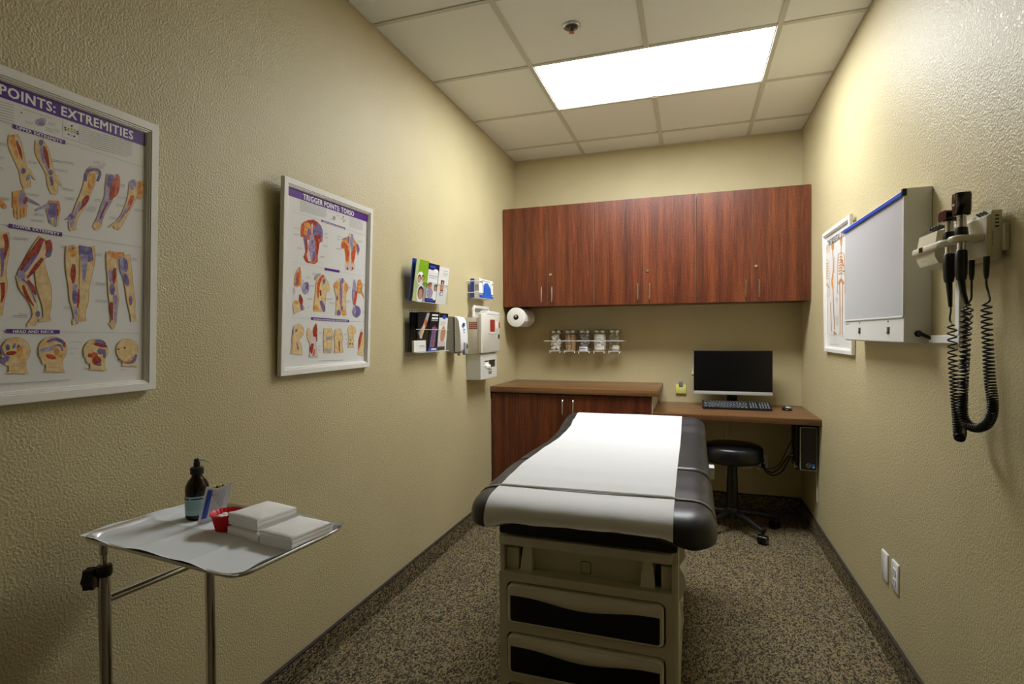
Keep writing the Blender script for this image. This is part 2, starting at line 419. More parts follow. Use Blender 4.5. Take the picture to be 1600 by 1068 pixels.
t = thing('base_cabinet', 'cherry laminate two-door base cabinet under the raised counter', 'cabinet', (.58, 4.0, 0))
b = MB(); b.box((.005, 3.736, .10), (1.155, L-.004, .877)); b.box((.005, 3.80, 0), (1.155, L-.004, .10)); b.build('body', 'cherry_laminate', t, smooth=False)
b = MB(); b.box((1.155, 3.72, .0), (1.16, L-.004, .877)); b.build('side_panel', 'almond', t, smooth=False)
for s, (a, c) in enumerate(((.008, .5825), (.5855, 1.155))):
    b = MB(); b.box((a, 3.717, .105), (c, 3.7355, .866), .0012, 1); d = b.build('door', 'cherry_laminate', t)
    pull(d, .546 if s == 0 else .622, .728, .832, 3.717)
b = MB(); b.box((.002, 3.70, .877), (1.198, L, .917), .003, 2); tag(b.build('countertop', 'walnut_laminate'), 'brown wood-grain laminate countertop on the base cabinet', 'countertop')
t = thing('desk', 'low brown laminate desk shelf spanning from cabinet to wall', 'desk', (1.66, 4.0, .733))
b = MB(); b.box((1.161, 3.676, .733), (W-.002, L, .772), .003, 2); b.build('desktop', 'walnut_laminate', t)
b = MB(); b.box((1.17, L-.02, .700), (2.03, L-.001, .733)); b.build('wall_cleat', 'walnut_laminate', t, smooth=False)

# ================================================================== EXAM TABLE
XC, HWD, RS = 1.112, 0.365, 0.078
def TH(x):
    k = min(1, max(0, (abs(x-XC)-.20)/.12)); return .051+.026*k*k*(3-2*k)
ZT = [(1.47, .812), (1.62, .814), (1.74, .823), (1.88, .829), (2.0, .828), (2.13, .826), (2.3, .820), (2.45, .815), (2.56, .819), (2.68, .828), (2.78, .851), (2.88, .869), (2.97, .866)]
def ztop(y): return lerp_table(ZT, y)
def rd(q): return max(0, 1-max(0, q)**1.3)**(1/2.6)
def cush_depth(x, y, y0, y1, r0, r1):
    a = max(0, (abs(x-XC)-(HWD-RS))/RS); bb = 0
    if y < y0+r0: bb = (y0+r0-y)/r0
    elif y > y1-r1: bb = (y-(y1-r1))/r1
    q = a*a+bb*bb
    return TH(x)*(1-rd(q))
def cushion(y0, y1, r0, r1, name, parent):
    b = MB(); st = []
    n0 = 10
    for k in range(n0): st.append(y0+r0*(1-math.cos(PI/2*k/n0)) if False else y0+r0*(1-math.sin(PI/2*(1-k/n0))))
    m = 40
    for k in range(m+1): st.append(y0+r0+(y1-r1-y0-r0)*k/m)
    for k in range(1, n0+1): st.append(y1-r1+r1*math.sin(PI/2*k/n0))
    rows = []; under = []
    ns = 14
    for y in st:
        bb = (y0+r0-y)/r0 if y < y0+r0 else ((y-(y1-r1))/r1 if y > y1-r1 else 0)
        amax = math.sqrt(max(0, 1-bb*bb)); hwid = HWD-RS+RS*amax
        row = []
        for k in range(ns+1): # left edge arc
            th = PI/2*k/ns; a = amax*math.cos(th); row.append((XC-(HWD-RS)-RS*a, y, ztop(y)-TH(XC-(HWD-RS)-RS*a)*(1-rd(a*a+bb*bb))))
        for k in range(1, 8): row.append((XC-(HWD-RS)+2*(HWD-RS)*k/8, y, ztop(y)-TH(XC-(HWD-RS)+2*(HWD-RS)*k/8)*(1-rd(bb*bb))))
        for k in range(ns, -1, -1):
            th = PI/2*k/ns; a = amax*math.cos(th); row.append((XC+(HWD-RS)+RS*a, y, ztop(y)-TH(XC+(HWD-RS)+RS*a)*(1-rd(a*a+bb*bb))))
        rows.append(row)
    G = [[b.v(p) for p in r] for r in rows]
    for r0_, r1_ in zip(G, G[1:]):
        for i in range(len(r0_)-1): b.f([r0_[i], r0_[i+1], r1_[i+1], r1_[i]])
    per = [r[0] for r in G] + G[-1][1:] + [r[-1] for r in G[::-1]][1:] + G[0][::-1][1:-1]
    cy_ = (y0+y1)/2; prev = per
    for inset, dz in ((.003, -.006), (.010, -.011), (.028, -.014), (.10, -.014)):
        new = []
        for v in per:
            dx = (1 if v.co.x < XC else -1)*min(inset, abs(v.co.x-XC)); dy = (1 if v.co.y < cy_ else -1)*min(inset, abs(v.co.y-cy_))
            new.append(b.v((v.co.x+dx, v.co.y+dy, v.co.z+dz)))
        n = len(per)
        for i in range(n): b.f([prev[i], prev[(i+1) % n], new[(i+1) % n], new[i]])
        prev = new
    b.f(prev)
    bmesh.ops.remove_doubles(b.bm, verts=b.bm.verts, dist=1e-5)
    return b.build(name, 'vinyl', parent, ang=60)
TY = 1.62; TX0, TX1 = .822, 1.366
t = thing('exam_table', 'putty-coloured medical exam table with dark grey upholstered top and drawers', 'exam table', (XC, 2.25, 0))
S0, S1, B0, B1 = 1.488, 1.972, 1.974, 2.965
cushion(S0, S1, .10, .03, 'seat_cushion', t)
cushion(B0, B1, .035, .06, 'back_cushion', t)
b = MB(); b.box((.825, 1.60, .67), (1.372, 2.90, .715), .01); b.box((.835, 1.61, .70), (1.365, 2.86, .745)); b.build('underframe', 'black_plastic', t)
# body with open recess at the front
b = MB()
b.box((TX0, TY+.034, .06), (TX1, 2.86, .535)); b.box((TX0, TY+.004, .535), (TX0+.012, 2.86, .665)); b.box((TX1-.012, TY+.004, .535), (TX1, 2.86, .675)); b.box((TX0+.012, TY+.056, .535), (TX1-.012, 2.86, .67))
b.build('body', 'table_putty', t, smooth=False)
b = MB(); b.box((TX0+.03, TY+.05, 0), (TX1-.03, 2.80, .06)); b.build('plinth', 'black_plastic', t, smooth=False)
fz = lambda u, v, d: (u, TY-d, v)
DRAWERS = ((.388, .511), (.226, .349), (.075, .187))
b = MB(); edges_ = (.545, .3685, .2065, .06)
for (z0, z1), za, zb_ in zip(DRAWERS, edges_, edges_[1:]):
    o_ = rrect(TX0, zb_, TX1, za, .0006, 6); h_ = rrect(.852-.006, z0-.006, 1.332+.006, z1+.006, .022, 6)
    b.loft([[fz(u, v, -.034) for u, v in o_], [fz(u, v, .004) for u, v in o_], [fz(u, v, .004) for u, v in h_], [fz(u, v, -.034) for u, v in h_]], True, False, False)
b.build('front_panel', 'table_putty', t, ang=20)
b = MB(); b.box((TX0+.001, TY-.012, .634), (TX1-.012, TY+.10, .664), .004); b.build('pull_out_shelf', 'table_putty_light', t)
b = MB(); b.box((TX0+.005, TY+.02, .536), (TX1-.005, TY+.056, .5395)); b.build('recess_ledge', 'table_putty', t, smooth=False)
for xx in (.86, .99, 1.20, 1.33):
    b = MB(); b.cyl((xx, TY+.03, .539), (xx, TY+.03, .5405), .003, seg=8); b.build('screw', 'slot_dark', t)
# recess details: stirrup housings and bracket tongues
for s, (hx0, hx1, tx0, tx1) in enumerate(((.835, .878, .884, .924), (1.322, 1.358, 1.262, 1.305))):
    b = MB(); b.box((hx0, TY+.026, .541), (hx1, TY+.058, .612), .004); h_ = b.build('stirrup_housing', 'table_putty', t)
    b = MB(); b.prism([(tx0, .543), (tx1, .543), (tx1-.003, .63), (tx1-.03, .63), (tx0+.005, .59)] if s == 0 else [(tx0, .543), (tx1, .543), (tx1-.004, .60), (tx1-.012, .63), (tx0+.012, .63), (tx0+.003, .58)], lambda u, v, d: (u, TY+.020+d+(v-.54)*.10, v), 0, .03); b.build('stirrup_bar', 'table_putty_light', t)
    b = MB(); b.box(((hx1 if s == 0 else tx1)+.001, TY+.046, .545), ((tx0 if s == 0 else hx0)-.001, TY+.058, .605)); b.build('socket', 'black_plastic', t, smooth=False)
b = MB(); fr_ = rrect(1.075, .545, 1.108, .585, .006); fi_ = rrect(1.077, .547, 1.106, .583, .005)
g1 = [b.v((u, TY+.0555, v)) for u, v in fr_]; g2 = [b.v((u, TY+.0550, v)) for u, v in fi_]
for i in range(len(g1)): b.f([g1[i], g1[(i+1) % len(g1)], g2[(i+1) % len(g1)], g2[i]])
b.build('knockout', 'slot_dark', t)
b = MB(); b.lathe([(.1, -.004), (.1, 0)], (1.09, TY+.10, .633), 24); 
b.build('leg_rest_pad', 'table_putty', t)
# drawers
def drawer(z0, z1):
    u0, u1 = .852, 1.332
    b = MB(); o = rrect(u0, z0, u1, z1, .018, 6); i_ = rrect(u0+.004, z0+.004, u1-.004, z1-.004, .015, 6)
    b.loft([[fz(u, v, -.034) for u, v in o], [fz(u, v, .013) for u, v in o], [fz(u, v, .017) for u, v in i_]], True, True, True)
    d = b.build('drawer', 'table_putty_light', t)
    bz0, bz1 = z0+.009, z1-.034
    pts = []
    n = 28
    for k in range(n+1):
        s = k/n; u = u0+.011+(u1-u0-.022)*s
        env = math.sin(PI*min(1, max(0, (s-.08)/.84)))**2
        pts.append((u, bz1-.017*env))
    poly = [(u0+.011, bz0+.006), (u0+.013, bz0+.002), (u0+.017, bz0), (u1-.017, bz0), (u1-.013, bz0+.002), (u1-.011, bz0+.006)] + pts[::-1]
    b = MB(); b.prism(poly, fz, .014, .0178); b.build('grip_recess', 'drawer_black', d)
    # moulded lip that bulges over the recess
    def lip(uu, vv):
        s = uu; u = u0+.03+(u1-u0-.06)*s; env = math.sin(PI*s)**2
        zt_ = z1-.006; zb_ = bz1-.017*math.sin(PI*min(1, max(0, ((u-u0-.011)/(u1-u0-.022)-.08)/.84)))**2
        return (u, TY-.0172-.012*env*math.sin(PI*vv)**.8 if 0 < vv < 1 else TY-.0168, zt_+(zb_-zt_)*vv)
    b = MB(); b.sheet(lip, 28, 8); b.build('grip_lip', 'table_putty_light', d, ang=80)
for z0, z1 in DRAWERS: drawer(z0, z1)
# side fittings
b = MB(); b.box((TX1-.001, TY+.03, .05), (TX1+.006, 2.8, .66), .002); b.build('side_panel', 'table_putty', t)
b = MB()
pro = catmull([(.655, 0), (.64, .016), (.61, .02), (.585, .006), (.575, .004), (.55, .018), (.515, .022), (.48, .008), (.465, 0)], 5)
b.prism([(z, d) for z, d in pro], lambda u, v, d: (TX1+.004+v, TY+.12+d, u), 0, .16); b.build('side_grip', 'table_putty_light', t)
b = MB(); b.tube([(TX1+.012, TY+.14, .46), (TX1+.016, TY+.14, .40), (TX1+.010, TY+.14, .34)], [.004, .003, .002], 8); b.build('release_rod', 'table_putty_light', t)
b = MB(); b.prism([(2.31, .712), (2.33, .712), (2.35, .762), (2.29, .762)], lambda u, v, d: (1.45+d, u, v), 0, .046); 
b.build('back_release_handle', 'device_white', t)

# paper sheet
def surf(x, y):
    if y < S1: return ztop(y)-cush_depth(x, y, S0, S1, .10, .0001)
    return ztop(y)-cush_depth(x, y, B0, B1, .0001, .06)
PX0, PX1 = .822, 1.362
random.seed(3)
wob = [random.uniform(-1, 1) for _ in range(40)]
def paper(u, v):
    x = PX0+(PX1-PX0)*u
    path_len = [(0, None)]
    # v: 0 head wrap .. 1 hanging front edge
    if v < .05:
        k = v/.05; y = B1+.004; z = ztop(B1)-.055+.03*k; return (x, y+.002, z)
    if v < .86:
        k = (v-.05)/.81; y = B1-.008+(S0+.10-(B1-.008))*k; e = .0035 + .0012*math.sin(9*x+14*y)*math.sin(7*y)
        return (x, y, surf(x, y)+e)
    k = (v-.86)/.14
    th = min(1, k/.72)*PI/2; drop = max(0, k-.72)/.28
    y = S0+.10-(.105)*math.sin(th); z = ztop(S0)+.0045-TH(x)*(1-rd(math.sin(th)**2))
    rip = -.003*(1+math.sin(23*u+.6))-.0015*(1+math.sin(51*u))
    low = .006+.002*math.sin(5*u+1)
    zz = z-drop*(low+.004*(1-u))
    x2 = x+(.010*drop*math.sin(30*u) if .02 < u < .98 else 0)*.3 + (.012*drop if u < .03 else 0)
    return (x2, y-drop*.004+rip*(k**2), zz)
b = MB(); b.sheet(paper, 30, 90); o = b.build('exam_paper_sheet', 'exam_paper', ang=80)
tag(o, 'wide strip of white exam paper pulled over the padded table top', 'paper')
# elastic strap across the near end
def strap_path(yoff):
    pts = []
    for k in range(41):
        s = -1+2*k/40
        a = abs(s)
        if a < .72: x = XC+s/.72*(HWD-RS)
        else: x = XC+math.copysign(HWD-RS+RS*math.sin((a-.72)/.28*PI/2*.97), s)
        y = 1.632+yoff+.012*(x-XC)/.35
        on_paper = PX0-.003 < x < PX1+.003
        pts.append((x, y, surf(x, y)+(.0075 if on_paper else .003)))
    return pts
b = MB(); b.tube(strap_path(0), .0024, 8); b.tube(strap_path(.0056), .0024, 8); tag(b.build('elastic_strap', 'strap'), 'thin pale elastic strap stretched across the exam table to hold the paper', 'strap')

# ================================================================== STOOL
SX, SY = 1.665, 3.84
t = thing('stool', 'black round padded stool on five casters beneath the desk', 'stool', (SX, SY, 0))
b = MB(); b.lathe([(.10, .452), (.172, .455), (.184, .466), (.190, .49), (.190, .525), (.184, .548), (.168, .560), (.12, .566), (.001, .568)], (SX, SY, 0), 40); b.build('seat', 'black_vinyl', t, ang=60)
b = MB(); b.lathe([(.05, .43), (.075, .452), (.02, .4525)], (SX, SY, 0), 24); b.build('seat_plate', 'black_plastic', t)
b = MB(); b.lathe([(.038, .09), (.036, .20), (.034, .34), (.032, .345), (.030, .43)], (SX, SY, 0), 20); b.build('column', 'black_plastic', t)
b = MB(); b.lathe([(.045, .075), (.05, .085), (.05, .13), (.04, .145)], (SX, SY, 0), 20); b.build('hub', 'black_plastic', t)
a0 = math.atan2(-.235, .165)
for k in range(5):
    a = a0+2*PI*k/5; dx, dy = math.cos(a), math.sin(a)
    b = MB(); b.tube([(SX+dx*.03, SY+dy*.03, .112), (SX+dx*.15, SY+dy*.15, .104), (SX+dx*.262, SY+dy*.262, .082), (SX+dx*.285, SY+dy*.285, .078)], [.022, .018, .015, .016], 10)
    lg = b.build('leg', 'black_plastic', t)
    cx_, cy_ = SX+dx*.28, SY+dy*.28
    b = MB(); b.cyl((cx_, cy_, .085), (cx_, cy_, .045), .011, seg=10); b.box((cx_-.012, cy_-.012, .04), (cx_+.012, cy_+.012, .058), .004); cs = b.build('caster', 'black_plastic', lg)
for k in range(5):
    a = a0+2*PI*k/5; cx_, cy_ = SX+math.cos(a)*.28, SY+math.sin(a)*.28; q = a+.5
    b = MB(); ox, oy = math.cos(q)*.014, math.sin(q)*.014
    for s in (-1, 1):
        c = Vector((cx_+s*ox, cy_+s*oy, .028)); e = Vector((ox, oy, 0)).normalized()*.012
        b.cyl(c-e, c+e, .028, seg=18)
    b.build('caster_wheel', 'black_gloss', t)

# ================================================================== DESK THINGS
t = thing('monitor', 'black flat computer monitor with a silver chin on the desk', 'monitor', (1.685, 4.19, .772))
b = MB(); b.box((1.424, 4.13, .86), (1.946, 4.165, 1.174), .003); b.build('housing', 'black_plastic', t)
b = MB(); b.box((1.428, 4.1285, .886), (1.942, 4.1305, 1.170)); b.build('screen', 'screen_black', t, smooth=False)
b = MB(); b.box((1.424, 4.1275, .858), (1.946, 4.140, .882), .002); b.build('chin', 'silver_plastic', t)
b = MB(); b.box((1.65, 4.165, .80), (1.72, 4.19, 1.05), .006); b.box((1.655, 4.168, .78), (1.715, 4.188, .85)); b.build('neck', 'black_plastic', t)
b = MB(); b.prism(rrect(1.585, 4.125, 1.785, 4.285, .03), lambda u, v, d: (u, v, .772+d), 0, .012); b.build('foot', 'black_plastic', t)
t = thing('keyboard', 'black wired keyboard lying on the desk', 'keyboard', (1.70, 4.04, .772))
def kz(y): return .772+.010+(y-3.972)*.24
def kb(u, v, d): return (u, v, (.7725 if d == 0 else kz(v)))
b = MB(); b.prism(rrect(1.482, 3.972, 1.924, 4.118, .008), kb, 0, 1); b.build('case', 'black_plastic', t)
b = MB(); kb2 = MB()
rows_ = [(3.985, [1.1]*3+[6]+[1.1]*3), (4.005, [2.2]+[1]*10+[2.2]), (4.025, [1.7]+[1]*11+[1.7]), (4.045, [1.4]+[1]*13), (4.065, [1]*13+[1.9]), (4.092, [1]*14)]
for y, ws in rows_:
    for x0, wd_, lst in ((1.490, .288, ws), (1.786, .052, [1, 1, 1]), (1.846, .07, [1, 1, 1, 1])):
        tot = sum(lst); x = x0
        for w_ in lst:
            w2 = wd_*w_/tot
            zz = kz(y)
            b.box((x+.001, y-.0085, zz-.001), (x+w2-.001, y+.0085, zz+.0065), .0018, 1)
            if w_ < 1.5 and y < 4.08: kb2.box((x+w2*.25, y-.003, zz+.0055), (x+w2*.68, y+.005, zz+.0070))
            x += w2
o = b.build('keys', 'key_grey', t); o['kind'] = 'stuff'
o = kb2.build('key_legends', 'key_legend', t, smooth=False); o['kind'] = 'stuff'
t = thing('mouse', 'small black and silver computer mouse on the desk', 'mouse', (2.028, 4.07, .772))
b = MB(); b.ball((2.028, 4.07, .776), .033, (1, 1.6, .62), 18)
bmesh.ops.bisect_plane(b.bm, geom=b.bm.verts[:]+b.bm.edges[:]+b.bm.faces[:], plane_co=(0, 0, .772), plane_no=(0, 0, -1), clear_outer=True); b.build('shell', 'black_gloss', t)
b = MB(); b.ball((2.030, 4.055, .7785), .024, (1, 1.2, .80), 16); b.build('palm_cover', 'silver_plastic', t)
b = MB(); b.cyl((2.025, 4.108, .788), (2.031, 4.108, .788), .007, seg=12); b.build('scroll_wheel', 'slot_dark', t)
b = MB(); b.box((1.294, L-.016, .838), (1.369, L-.001, .905), .002); t = b.build('sticky_note_pad', 'sticky_yellow'); tag(t, 'yellow sticky note pad with a grey clip on the back wall', 'note pad')
b = MB(); b.box((1.316, L-.021, .893), (1.346, L-.001, .928), .003); b.build('clip', 'soft_grey', t)
b = MB(); b.prism([(1.405, .985), (1.46, .985), (1.46, 1.06), (1.425, 1.06)], lambda u, v, d: (u, L-.003-d, v), 0, .004); tag(b.build('paper_note', 'cream_note', smooth=False), 'small cream paper note peeking out behind the monitor', 'note')

# computer under the desk
t = thing('computer_tower', 'slim black desktop computer hung under the desk beside the wall', 'computer', (2.10, 3.90, .437)); tower = t
PX_0, PX_1, PZ0, PZ1, PY0 = 2.054, 2.150, .437, .709, 3.757
b = MB(); b.box((PX_0+.002, PY0+.012, PZ0+.002), (PX_1-.002, 4.06, PZ1-.002), .002); b.build('case', 'black_plastic', t)
pf = lambda u, v, d: (u, PY0+.014-d, v)
b = MB(); b.prism(rrect(PX_0, PZ0, PX_1, PZ1, .010), pf, 0, .012); bz = b.build('bezel', 'silver_plastic', t)
b = MB(); b.prism(rrect(PX_0+.004, PZ0+.005, PX_1-.004, PZ1-.004, .008), pf, .010, .0145); b.build('front_face', 'drawer_black', t)
b = MB(); b.lathe([(.0145, -.0006), (.0145, -.0012), (.0125, -.0012), (.0125, -.0006)], (2.102, PY0, .470), 24, axis='y'); b.build('logo_ring', 'silver_plastic', bz)
b = MB(); put_text(b, 'DELL', lambda u, v, d: (u, PY0-.0014, v), 2.092, .466, 2.112, .474, 0); b.build('logo_letters', 'silver_plastic', bz)
b = MB(); b.box((2.122, PY0-.0014, .455), (2.137, PY0, .480), 0); b.build('sticker', 'logo_blue', t, smooth=False)
b = MB(); b.box((2.125, PY0-.0020, .457), (2.134, PY0-.0013, .463), 0); b.build('sticker_print', 'print_white', t, smooth=False)
t = thing('computer_bracket', 'black metal bracket holding the computer under the desk', 'bracket', (2.05, 3.9, .43))
b = MB()
for y in (3.82, 3.98): b.box((2.043, y-.015, .430), (2.046, y+.015, .733)); b.box((2.043, y-.015, .430), (2.152, y+.015, .434))
b.build('strap', 'black_plastic', t, smooth=False)
b = MB(); b.box((2.03, 3.795, .446), (2.043, 3.800, .452)); b.box((2.028, 3.795, .446), (2.031, 3.80, .478)); b.build('hook', 'silver_plastic', t, smooth=False); b = MB(); b.box((2.01, 3.93, .49), (2.043, 3.945, .495)); b.build('hook', 'silver_plastic', t, smooth=False)
b = MB(); b.box((1.645, L-.013, .110), (1.678, L, .733), .002); tag(b.build('cable_raceway', 'almond'), 'pale vertical cable raceway on the wall behind the stool', 'raceway')
def outlet(name, label, cx_, cz, axis, cat='outlet', duplex=True, wy=0):
    # plate on back wall (axis 'y') or right wall (axis 'x', centre at y=cx_)
    if axis == 'y': fn = lambda u, v, d: (cx_+u, L-d, cz+v)
    else: fn = lambda u, v, d: (W-d, cx_-u, cz+v)
    t = thing(name, label, cat, fn(0, -.058, 0))
    b = MB(); o = rrect(-.036, -.058, .036, .058, .004, 3); i_ = rrect(-.033, -.055, .033, .055, .004, 3)
    b.loft([[fn(u, v, 0) for u, v in o], [fn(u, v, .004) for u, v in o], [fn(u, v, .0065) for u, v in i_]]); b.build('plate', 'outlet_white', t)
    if duplex:
        for s in (-1, 1):
            b = MB(); b.prism(rrect(-.017, s*.0195-.014, .017, s*.0195+.014, .009), fn, .006, .0085); r_ = b.build('receptacle', 'outlet_white', t)
            b = MB()
            for du in (-.0065, .0065): b.prism([(du-.0012, s*.0195-.001), (du+.0012, s*.0195-.001), (du+.0012, s*.0195+.008), (du-.0012, s*.0195+.008)], fn, .008, .0088)
            b.prism([(-.0022, s*.0195-.009), (.0022, s*.0195-.009), (.0022, s*.0195-.005), (-.0022, s*.0195-.005)], fn, .008, .0088)
            b.build('slots', 'slot_dark', r_, smooth=False)
    b = MB()
    for z in ((0,) if duplex else (-.042, .042)): b.prism([(.0025*math.cos(k*PI/4), z+.0025*math.sin(k*PI/4)) for k in range(8)], fn, .006, .0075)
    b.build('screw', 'outlet_white', t)
    return t
outlet('power_outlet', 'white duplex power outlet on the back wall just behind the stool seat', 1.80, .353, 'y')
outlet('power_outlet', 'white duplex power outlet on the back wall with black plugs in it', 1.905, .347, 'y')
outlet('power_outlet', 'white duplex power outlet low on the wall beneath the film viewer', 2.43, .355, 'x')
outlet('blank_wall_plate', 'plain white blank wall plate beside the outlet under the film viewer', 2.547, .350, 'x', 'wall plate', False)
for k, (pts, nm) in enumerate((([(1.90, L-.03, .367), (1.905, L-.08, .33), (1.95, L-.14, .31), (2.0, 4.16, .36), (2.04, 4.10, .45), (2.08, 4.055, .50)], 'black power cord drooping from the plugged outlet to the computer'),
                     ([(1.905, L-.03, .328), (1.915, L-.07, .30), (1.96, L-.12, .285), (2.01, 4.13, .34), (2.05, 4.09, .45), (2.09, 4.055, .54)], 'second black power cord hanging lower from the plugged outlet'),
                     ([(1.80, L-.02, .372), (1.84, L-.06, .345), (1.92, L-.10, .325), (1.99, 4.17, .37), (2.03, 4.12, .48), (2.06, 4.058, .58)], 'thin dark cord running from the outlet behind the stool'))):
    b = MB(); b.tube(catmull(pts, 8), .0042 if k < 2 else .003, 8); cd_ = b.build('power_cord', 'black_plastic', tower)
    p = pts[0]; b = MB(); b.box((p[0]-.012, L-.034, p[2]-.012), (p[0]+.012, L-.0083, p[2]+.012), .004); b.build('plug', 'black_plastic', cd_)
b = MB(); b.tube([(W-.004, 3.82, .437), (W-.004, 3.80, .35), (W-.004, 3.79, .24)], .003, 6); b.build('white_cord', 'white_wire', tower)

# ================================================================== PAPER TOWEL, JARS
t = thing('paper_towel_roll', 'white paper towel roll mounted under the wall cabinet corner', 'paper towel', (.107, 4.135, 1.357))
b = MB(); b.lathe([(.021, 4.0), (.072, 4.0), (.0755, 4.002), (.0755, 4.27), (.021, 4.27), (.021, 4.0)], (.107, 0, 1.432), 40, cap=False, axis='y'); b.build('roll', 'paper_white', t, ang=50)
b = MB(); b.lathe([(.021, 4.0015), (.021, 4.2685), (.0195, 4.2685), (.0195, 4.0015), (.021, 4.0015)], (.107, 0, 1.432), 24, cap=False, axis='y'); b.build('core', 'core_brown', t)
b = MB(); b.sheet(lambda u, v: (.107+.0765*math.cos(.1-u*.45), 4.003+.265*v, 1.432+.0765*math.sin(.1-u*.45)-.02*max(0, u-.6)), 8, 2); b.build('loose_sheet', 'paper_white', t)
t = thing('paper_towel_holder', 'brown under-cabinet holder for the paper towel roll', 'holder', (.107, 4.135, 1.42))
b = MB(); b.cyl((.107, 3.992, 1.432), (.107, 4.283, 1.432), .010, seg=12); b.build('rod', 'core_brown', t)
b = MB(); b.cyl((.107, 3.988, 1.441), (.107, 4.0, 1.441), .008, seg=12); b.build('knob', 'silver_plastic', t)
b = MB(); b.box((.085, 4.274, 1.42), (.13, 4.286, 1.513)); b.box((.085, 4.02, 1.5085), (.13, 4.286, 1.513)); b.build('bracket', 'core_brown', t, smooth=False)

JX = [.372, .490, .606, .725, .842]; JY, JR, JZ = 4.232, .051, 1.158
t = thing('jar_rack', 'white wire rack on the back wall holding five jars', 'rack', (.6, JY, 1.14))
b = MB(); b.tube([(.285, L-.002, 1.243), (.285, JY-.058, 1.243), (.915, JY-.058, 1.243), (.915, L-.002, 1.243)], .0032, 8); b.build('front_rail', 'white_wire', t)
for x in JX:
    b = MB()
    b.tube([(x-.040, L-.002, 1.172), (x-.040, L-.004, 1.155), (x-.040, JY-.048, 1.155), (x-.040, JY-.050, 1.147)], .0026, 6)
    b.tube([(x+.040, L-.002, 1.172), (x+.040, L-.004, 1.155), (x+.040, JY-.048, 1.155), (x+.040, JY-.050, 1.147)], .0026, 6)
    b.tube([(x-.045, JY-.050, 1.163), (x+.045, JY-.050, 1.163)], .0026, 6); b.tube([(x-.041, JY+.02, 1.1545), (x+.041, JY+.02, 1.1545)], .0026, 6)
    b.build('cradle', 'white_wire', t)
b = MB(); b.tube([(.32, L-.004, 1.172), (.88, L-.004, 1.172)], .0026, 6); b.build('back_frame', 'white_wire', t)
jl = ['glass jar of cotton balls in the wire rack, next to the towel roll side', 'glass jar packed with wooden tongue depressors in the wire rack', 'glass jar with bandage packets and a white sticker in the wire rack', 'glass jar full of white gauze in the wire rack', 'mostly empty glass jar with a small white bundle in the wire rack']
